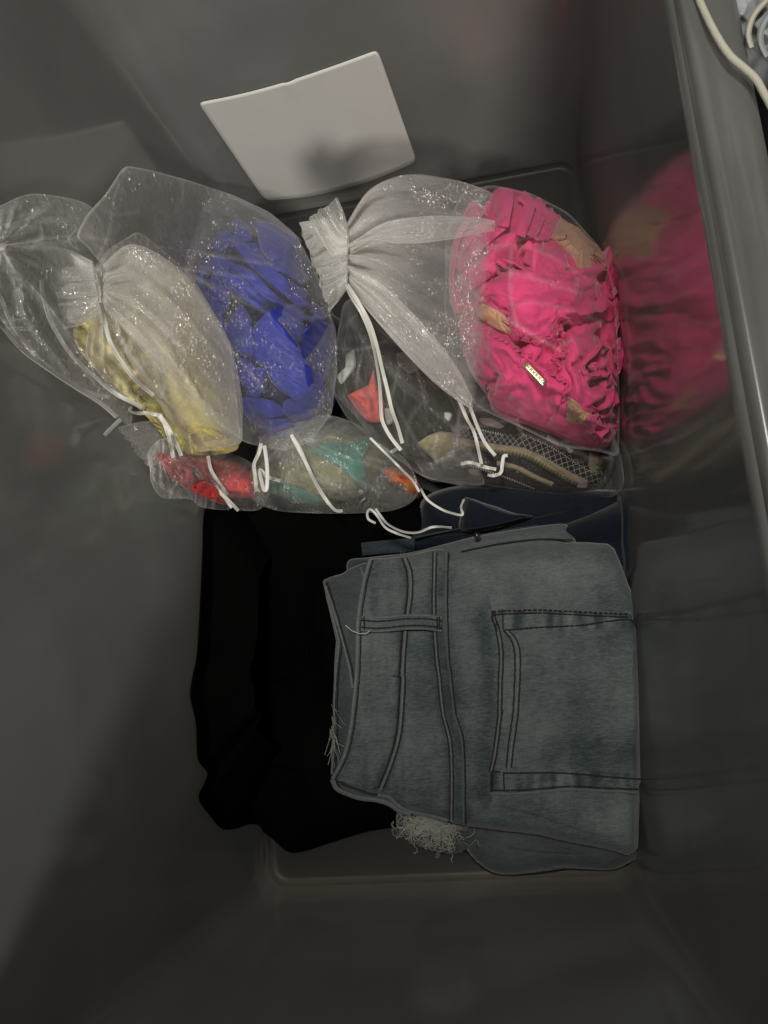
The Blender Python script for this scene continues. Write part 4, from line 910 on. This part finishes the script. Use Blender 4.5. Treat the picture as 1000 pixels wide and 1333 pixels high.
for nm, ln, wd, mt in (('zigzag_band', ((800, 395), (740, 375), (640, 320), (540, 262), (460, 240), (380, 232), (290, 215), (190, 205), (110, 215)), 16, 'zig'), ('zigzag_band', ((840, 200), (850, 260), (840, 340)), 22, 'zig'), ('zigzag_band', ((640, 400), (560, 365), (470, 320), (380, 300)), 9, 'zig'),
                       ('lattice_band', ((200, 145), (300, 170), (420, 190), (480, 195)), 17, 'lat'), ('lattice_band', ((470, 190), (560, 215), (680, 275), (780, 330), (860, 375)), 20, 'lat'),
                       ('dotted_band', ((200, 125), (300, 140), (410, 165)), 3, 'dots'), ('dotted_band', ((540, 178), (640, 225), (740, 290), (840, 350)), 3, 'dots'), ('dotted_band', ((240, 300), (330, 330), (440, 370), (560, 420)), 3, 'dots')):
    V, F, uv = strip(C5(*ln), wd, lambda X, Y: zaz(X, Y) + .0012, 90, 9, .0007); mesh_obj(nm, V, F, M[mt], az, uv=uv)
for pl in (((300, 85), (360, 90), (420, 125), (390, 135), (310, 110)), ((620, 160), (665, 185), (670, 215), (610, 190)), ((250, 320), (300, 330), (300, 355), (260, 345)), ((700, 215), (740, 240), (720, 255)), ((760, 380), (800, 385), (800, 415), (750, 410))):
    patch('woven_motif', C5(*pl), zaz, fabric('mauve_yarn', (.20, .15, .14), .95, .1), az, .002, .002, 40, 6)

# ------------------------------------------------------------------ sheer drawstring bags
G = 'sheer drawstring bags in the bin'
def lmax(*fs): return lambda X, Y: np.max([f(X, Y) for f in fs], 0)
def pleats(X, Y, neck, amp, reach, nf, seed):
    a = np.arctan2(Y - neck[1], X - neck[0]); r = np.hypot(X - neck[0], Y - neck[1])
    return amp * np.exp(-r / reach) * (1 - 2 * np.abs(pn(a * nf + 20, r / 260 + 3, seed))) * np.clip(r / 22, 0, 1)
def random_creases(outline, neck, seed, nr=11, nc=7):
    r = np.random.RandomState(seed); o = resample(outline, 120, True, False); out = []; c = o.mean(0)
    for k in range(nr):
        e = o[r.randint(120)]; a = np.array(neck) + r.normal(size=2) * 6; e = a + (e - a) * r.uniform(.55, .95)
        if np.hypot(*(e - a)) < 40: continue
        m = (a + e) / 2 + r.normal(size=2) * 10; out.append(([tuple(a), tuple(m), tuple(e)], r.uniform(.001, .004), r.uniform(2.5, 6), r.uniform(.04, .13)))
    for k in range(nc):
        a = c + (o[r.randint(120)] - c) * r.uniform(.2, .9); b = a + r.normal(size=2) * 45; m = (a + b) / 2 + r.normal(size=2) * 6
        out.append(([tuple(a), tuple(m), tuple(b)], r.uniform(.001, .003), r.uniform(2, 5), r.uniform(.05, .14)))
    return out
def bag_body(parent, outline, zt, zb, neck, seed, content=None, dens=0., pamp=.010, reach=110, nf=5, mat='organza', centre=None, wr=.002, gather=.35, n=340, nr=100, clear=.003, curve=True, creases=()):
    c = centre or tuple(np.mean(np.array(outline), 0)); creases = list(creases) + random_creases(outline, neck, seed)
    def ztop(X, Y, R):
        wx = X + 8 * fbm(X / 50, Y / 50, seed, 2)
        d = (1 - np.clip(R, 0, 1)**2.3)
        z = lean(zb + (zt - zb) * d, X, Y, .008) + (wr * ridged(wx / 34, Y / 46, seed + 3, 3) + .35 * wr * ridged(wx / 9, Y / 14, seed + 13, 2) + pleats(X, Y, neck, pamp, reach, nf, seed + 7)) * smooth(0, .12, 1 - R)
        for ln, am, wi, dd in creases:
            d_, t_ = seg_dist(X, Y, ln); z = z + am * np.exp(-(d_ / wi)**2) * np.sin(np.pi * np.clip(t_, 0.03, .97))**.4 * smooth(0, .1, 1 - R)
        if content is not None:
            k = content(X, Y) + clear; z = np.where(R < .995, np.maximum(z, k), z)
        return lean(z, X, Y, .006)
    zbot = lambda X, Y, R: lean(np.full(X.shape, zb) - .015 * (1 - R**3), X, Y, .002)
    V, F, (X, Y, R) = ring_mesh(outline if curve else round_poly(outline, 9), ztop, n, nr, c, curve=curve, both=zbot)
    r = np.hypot(X - neck[0], Y - neck[1]); de = gather * np.exp(-(r / 55)**1.2) + dens
    # double cloth of the hem along the outline
    de = de + .13 * smooth(.97, .992, R)
    for ln, am, wi, dd in creases:
        d_, t_ = seg_dist(X, Y, ln); de = de + dd * np.exp(-(d_ / 2.6)**2)
    m = np.full(len(V), dens); m[:X.size] = de.ravel()
    return mesh_obj('pouch', V, F, M[mat], parent, attrs={'dens': m}), ztop
def fan(name, parent, A, B, zA, zB, seed, npl=7, amp=.012, dens=(.5, .05), bow=None, nu=90, nv=150, mat='organza', content=None, flare=False, zmid=0.0, shape=1.2):
    """gathered cloth spreading from a neck (u=0) to a free or sewn edge (u=1)"""
    def zf(X, Y, U, Sg):
        z = zA + (zB - zA) * U + zmid * np.sin(np.pi * U) * np.sin(np.pi * Sg)
        ph = np.sin(Sg * npl * 2 * np.pi + 2.5 * pn(Sg * 6 + seed, U * 1.5, seed)) * .6 + .6 * (1 - 2 * np.abs(pn(Sg * npl * .9 + 3, U * .8 + seed, seed + 1)))
        e = (.35 + .65 * U) if flare else np.exp(-U * shape) * smooth(0, .05, U + .02)
        z = z + amp * ph * e + amp * .4 * np.sqrt(np.clip(np.sin(np.pi * Sg), 0, 1))
        if content is not None: z = np.maximum(z, content(X, Y) + .004)
        return lean(z, X, Y, .008)
    X, Y, Z, U, Sg = between(A, B, zf, nu, nv, bow)
    if flare:
        k = 5 * U * pn(Sg * npl * 2.2 + seed, U * .6, seed + 4); 
        dx = (A[-1][0] + B[-1][0] - A[0][0] - B[0][0]); dy = (A[-1][1] + B[-1][1] - A[0][1] - B[0][1]); L = math.hypot(dx, dy); X = X + k * dx / L * .7; Y = Y + k * dy / L * .7
    top = P(X, Y, Z); bot = P(X, Y, Z) - np.array([0, 0, 1]) * (.0012 + .010 * np.sin(np.pi * Sg) * (.4 + .6 * U))[..., None]
    V = np.vstack([top.reshape(-1, 3), bot.reshape(-1, 3)]); n_ = top.shape[0] * top.shape[1]
    F = [tuple(reversed(f)) for f in grid_faces(nu, nv)] + grid_faces(nu, nv, False, n_)
    F += [(i * nv, (i + 1) * nv, (i + 1) * nv + n_, i * nv + n_) for i in range(nu - 1)] + [((i + 1) * nv - 1, (i + 1) * nv - 1 + n_, (i + 2) * nv - 1 + n_, (i + 2) * nv - 1) for i in range(nu - 1)]
    de = (dens[0] * (1 - smooth(0, .55, U)) + .035 - .5 * smooth(.80, 1, U) if dens[1] < 0 else dens[0] + (dens[1] - dens[0]) * smooth(0, .75, U)) + (.15 * smooth(.975, 1, U) if dens[1] >= 0 else 0)
    return mesh_obj(name, V, F, M[mat], parent, attrs={'dens': np.concatenate([de.ravel(), de.ravel()])})
def cords(parent, lines, z, width=6.5, mat='ribbon'):
    for ln in lines:
        zz = z
        pts = ln
        q = resample(pts, 90); zs = np.interp(np.linspace(0, 1, 90), np.linspace(0, 1, len(z)), z)
        t = np.gradient(q, axis=0); t /= np.linalg.norm(t, axis=1)[:, None] + 1e-9; nr = np.stack([-t[:, 1], t[:, 0]], -1)
        s = np.linspace(-1, 1, 5); tw = .8 * pn(np.arange(90) / 30., np.zeros(90) + .5 + len(ln), len(ln) + abs(int(ln[0][0])))
        wd = width * .37 * (.62 + .38 * np.cos(tw * 2.2))
        X = q[:, None, 0] + nr[:, None, 0] * s * wd[:, None]; Y = q[:, None, 1] + nr[:, None, 1] * s * wd[:, None]
        Z = zs[:, None] + .0022 * np.sin(tw * 2.2)[:, None] * s[None] + .0006 * np.abs(s)[None]
        Z = lean(Z, X, Y, .009)
        top = P(X, Y, Z).reshape(-1, 3); bot = top - (0, 0, .0005); F = grid_faces(90, 5); F2 = [tuple(reversed([i + 450 for i in f])) for f in F]
        e = list(range(0, 450, 5)); F3 = [(e[k], e[k + 1], e[k + 1] + 450, e[k] + 450) for k in range(89)]; e = list(range(4, 450, 5)); F3 += [(e[k + 1], e[k], e[k] + 450, e[k + 1] + 450) for k in range(89)]
        mesh_obj('drawstring', np.vstack([top, bot]), F + F2 + F3, M[mat], parent)
def bag(label, at, z): return thing('organza_bag', label, 'drawstring bag', P(np.array([float(at[0])]), np.array([float(at[1])]), np.array([z]))[0], G)

zero = lambda X, Y: X * 0
# patterned-knit bag (lowest, right)
b = bag('sheer bag with the black patterned knit beneath the pink bag', (670, 600), .03)
bag_body(b, [(530, 560), (560, 520), (640, 500), (760, 520), (800, 570), (812, 630), (790, 648), (740, 644), (697, 640), (632, 632), (590, 628), (552, 620)], .078, .05, (520, 560), 201, zaz, pamp=.004, clear=.004, mat='organza_thin')
cords(b, [[(600, 604), (612, 602), (632, 608), (646, 611)], [(635, 618), (644, 619), (652, 615), (654, 604), (656, 594), (661, 593)]], (.09, .09), 6)
# red bag
b = bag('small sheer bag of red cloth at the lower left of the pile', (260, 620), .04)
bag_body(b, crop(130, 480, .21)((300, 520), (310, 620), (322, 710), (392, 800), (560, 810), (640, 860), (860, 880), (1010, 860), (1050, 700), (900, 560), (600, 470), (400, 430)), .095, .055, (208, 590), 211, z_red, pamp=.006, reach=60, nf=4, gather=.25)
fan('ruffle', b, [(214, 552), (190, 548), (152, 556)], [(216, 596), (205, 604), (192, 606)], .115, .118, 213, 5, .008, (.35, .12), flare=True, nu=40, nv=120)
cords(b, [crop(130, 480, .21)((470, 550), (560, 610), (640, 680), (760, 780), (860, 880)), crop(130, 480, .21)((670, 540), (690, 630), (740, 710), (790, 780)), crop(130, 480, .21)((480, 555), (600, 640), (700, 710), (820, 860))], (.115, .10, .085), 6.5)
# teal bag
b = bag('sheer bag of teal cloth low in the pile below the blue bag', (410, 610), .04)
bag_body(b, [(322, 640), (330, 600), (350, 560), (420, 540), (480, 560), (530, 600), (545, 640), (520, 662), (470, 668), (400, 668), (350, 662)], .095, .055, (380, 566), 221, z_tea, pamp=.006, reach=80, gather=.15, dens=.04)
cords(b, [[(379, 566), (388, 580), (396, 596), (405, 616), (415, 637), (428, 656)], [(381, 570), (396, 598), (409, 624), (423, 648), (436, 664), (446, 665)]], (.118, .112, .095, .09), 6)
# dark floral bag
b = bag('sheer bag of dark floral cloth between the blue and pink bags', (520, 530), .05)
bag_body(b, [(447, 392), (470, 385), (520, 420), (560, 460), (598, 520), (610, 560), (620, 600), (634, 632), (598, 632), (552, 622), (520, 600), (482, 571), (452, 545), (432, 510), (438, 440)], .118, .065, (450, 390), 231, z_flo, pamp=.006, reach=90, gather=.15, dens=.0, mat='organza_thin', curve=False, creases=[([(598, 522), (597, 560), (590, 590), (568, 602)], .003, 4, .22), ([(568, 602), (565, 585), (572, 565)], .002, 3, .15), ([(482, 571), (520, 598), (552, 621), (600, 630)], .002, 3, .2)])
cords(b, [[(482, 570), (500, 588), (520, 608), (536, 624), (546, 640)], [(489, 662), (496, 672), (506, 683), (525, 692), (544, 693), (564, 686), (588, 687)], [(489, 681), (480, 676), (478, 668), (482, 663), (490, 670), (501, 686), (516, 694), (535, 700)], [(548, 636), (556, 650), (573, 662), (588, 668), (602, 670), (600, 660), (604, 650)]], (.112, .105, .104), 4.2)
# blue bag
b = bag('sheer bag filled with royal blue swimwear', (320, 440), .06)
bag_body(b, [(162, 215), (198, 222), (236, 232), (300, 252), (350, 275), (386, 305), (415, 360), (438, 430), (440, 480), (432, 540), (405, 575), (370, 588), (320, 577), (285, 555), (240, 480), (180, 400), (110, 318), (98, 308), (112, 280), (136, 255)], .150, .085, (110, 300), 241, zbl, pamp=.008, reach=120, nf=4, centre=(300, 400), gather=.12, clear=.026, curve=False, wr=.002, n=320, creases=[([(236, 232), (238, 248), (237, 264)], .001, 2, .3), ([(164, 222), (200, 250), (240, 330), (290, 430), (330, 540)], .007, 14, .03), ([(163, 222), (147, 262), (143, 300), (128, 336)], .006, 7, .25), ([(300, 255), (345, 280), (384, 308)], .003, 4, .15)])
cords(b, [[(340, 577), (337, 590), (331, 604), (332, 620), (334, 640)], [(344, 580), (347, 600), (348, 620), (347, 636), (343, 636), (338, 612), (348, 620), (365, 626)]], (.125, .12, .10), 6.5)
# left, nearly empty bag
b = bag('nearly empty cloudy sheer bag leaning on the left wall', (60, 380), .2)
bag_body(b, [(-90, 310), (-40, 285), (0, 268), (29, 255), (58, 253), (114, 266), (136, 300), (150, 370), (165, 450), (172, 548), (150, 540), (126, 524), (88, 500), (53, 474), (20, 445), (-10, 410), (-70, 380)], .25, .20, (0, 320), 251, None, pamp=.006, reach=120, nf=2, centre=(60, 390), gather=.15, dens=.07, wr=.0012, creases=[([(-10, 300), (40, 284), (80, 282), (125, 290)], .006, 8, .14), ([(5, 325), (50, 380), (110, 460), (150, 520)], .006, 7, .12), ([(5, 330), (40, 420), (90, 480)], .005, 6, .10), ([(54, 290), (56, 310), (40, 322)], .004, 4, .2)])
cords(b, [[(-20, 340), (0, 384), (17, 423), (53, 470), (88, 496), (115, 510), (142, 517)], [(-20, 390), (0, 420), (29, 455), (73, 487), (105, 508), (132, 525), (152, 543)]], (.38, .36, .32, .29, .25, .21), 8)
# yellow bag
b = bag('sheer bag of yellow printed cloth with a gathered neck at its left', (210, 470), .1)
bag_body(b, [(124, 345), (140, 325), (180, 300), (216, 328), (252, 362), (297, 437), (312, 505), (317, 577), (285, 585), (252, 590), (225, 565), (198, 541), (148, 514), (110, 460), (118, 405)], .245, .13, (128, 375), 261, z_yel, pamp=.012, reach=140, nf=3, gather=.45, clear=.006, wr=.003, dens=.13, curve=False, n=320, creases=[([(130, 372), (190, 350), (252, 364)], .006, 8, .14), ([(130, 385), (200, 440), (262, 520), (315, 575)], .006, 7, .16), ([(130, 395), (170, 462), (235, 552)], .005, 6, .16), ([(200, 470), (215, 500), (205, 530)], .005, 5, .16), ([(131, 380), (230, 410), (308, 500)], .005, 7, .08)])
fan('ruffle', b, [(120, 340), (90, 325), (54, 318)], [(130, 406), (110, 420), (84, 428)], .275, .30, 263, 4, .006, (.45, .26), flare=True, nu=50, nv=150)
fan('fold', b, [(134, 345), (168, 318), (212, 334), (254, 372), (300, 446)], [(134, 400), (176, 446), (226, 500), (276, 546), (314, 572)], .285, .20, 265, 4, .006, (.24, .0), None, 80, 90)
cords(b, [[(54, 364), (56, 385), (67, 420), (88, 455), (105, 474), (123, 490), (150, 512), (185, 530)], [(131, 394), (135, 410), (140, 435), (147, 452), (158, 470), (175, 493), (200, 515)]], (.31, .29, .275, .26, .24), 7.5)
cords(b, [crop(130, 480, .21)((130, 312), (80, 360), (28, 412)), crop(130, 480, .21)((360, 288), (395, 330), (430, 430), (455, 550)), crop(130, 480, .21)((372, 290), (420, 360), (470, 450), (505, 540)), crop(130, 480, .21)((385, 292), (300, 275), (215, 272), (185, 255), (195, 235)), crop(130, 480, .21)((215, 215), (235, 160), (258, 128))], (.225, .22, .20), 7)
# pink bag
zpk_smooth = lambda X, Y: lean(pdome(np.clip(prad(X, Y), 0, 1)) + .026, X, Y, .014)
b = bag('sheer bag of hot pink ruffled cloth with a gathered neck', (640, 420), .06)
bag_body(b, [(600, 250), (640, 240), (690, 250), (740, 276), (782, 322), (800, 375), (805, 450), (807, 540), (806, 596), (782, 588), (730, 582), (668, 552), (620, 530), (590, 480), (578, 400), (580, 300)], .168, .08, (560, 330), 271, zpk_smooth, pamp=.003, reach=80, nf=4, centre=PC, gather=.0, clear=.006, wr=.0012, mat='organza_pink', curve=False, creases=[([(806, 594), (796, 560), (799, 500)], .003, 4, .12), ([(668, 552), (730, 580), (800, 592)], .002, 3, .1)])
ct = lambda X, Y: np.where(prad(X, Y) < 1, zpk_smooth(X, Y) + .002, 0)
fan('neck_fan', b, [(452, 290), (478, 250), (512, 231), (545, 227), (575, 231), (600, 236), (640, 250), (665, 270)], [(454, 372), (480, 405), (528, 460), (569, 500), (605, 527), (625, 528), (655, 520)], .175, .120, 273, 6, .018, (.34, -.35), None, 120, 200, content=ct, zmid=.02, shape=1.6)
fan('fold', b, [(456, 318), (500, 290), (560, 281), (620, 283), (645, 288)], [(456, 330), (490, 316), (540, 316), (600, 308), (640, 292)], .192, .165, 275, 2, .006, (.30, .04), None, 60, 40)
fan('fold', b, [(456, 350), (500, 372), (560, 432), (600, 486), (615, 520)], [(455, 372), (482, 408), (530, 462), (570, 502), (612, 532)], .186, .135, 277, 3, .008, (.28, .08), None, 80, 60)
fan('ruffle', b, [(450, 292), (425, 285), (388, 290)], [(452, 374), (440, 392), (430, 405)], .190, .195, 279, 5, .012, (.45, .30), flare=True, nu=50, nv=170)
fan('ruffle', b, [(452, 330), (430, 330), (402, 284)], [(452, 292), (446, 272), (440, 258)], .196, .205, 281, 3, .010, (.5, .28), flare=True, nu=40, nv=100)
cords(b, [[(447, 361), (456, 384), (470, 406), (481, 432), (488, 460), (493, 490), (495, 508), (496, 528), (498, 548), (508, 568), (522, 586)], [(452, 370), (466, 392), (481, 420), (490, 448), (497, 478), (504, 506), (510, 532), (518, 555), (524, 577)]], (.198, .185, .165, .14, .13, .13), 6.5)
cords(b, [[(598, 522), (608, 545), (618, 565), (627, 604)], [(612, 530), (622, 556), (632, 577), (645, 593)], [(516, 584), (510, 588), (520, 582)]], (.13, .11, .098), 6)
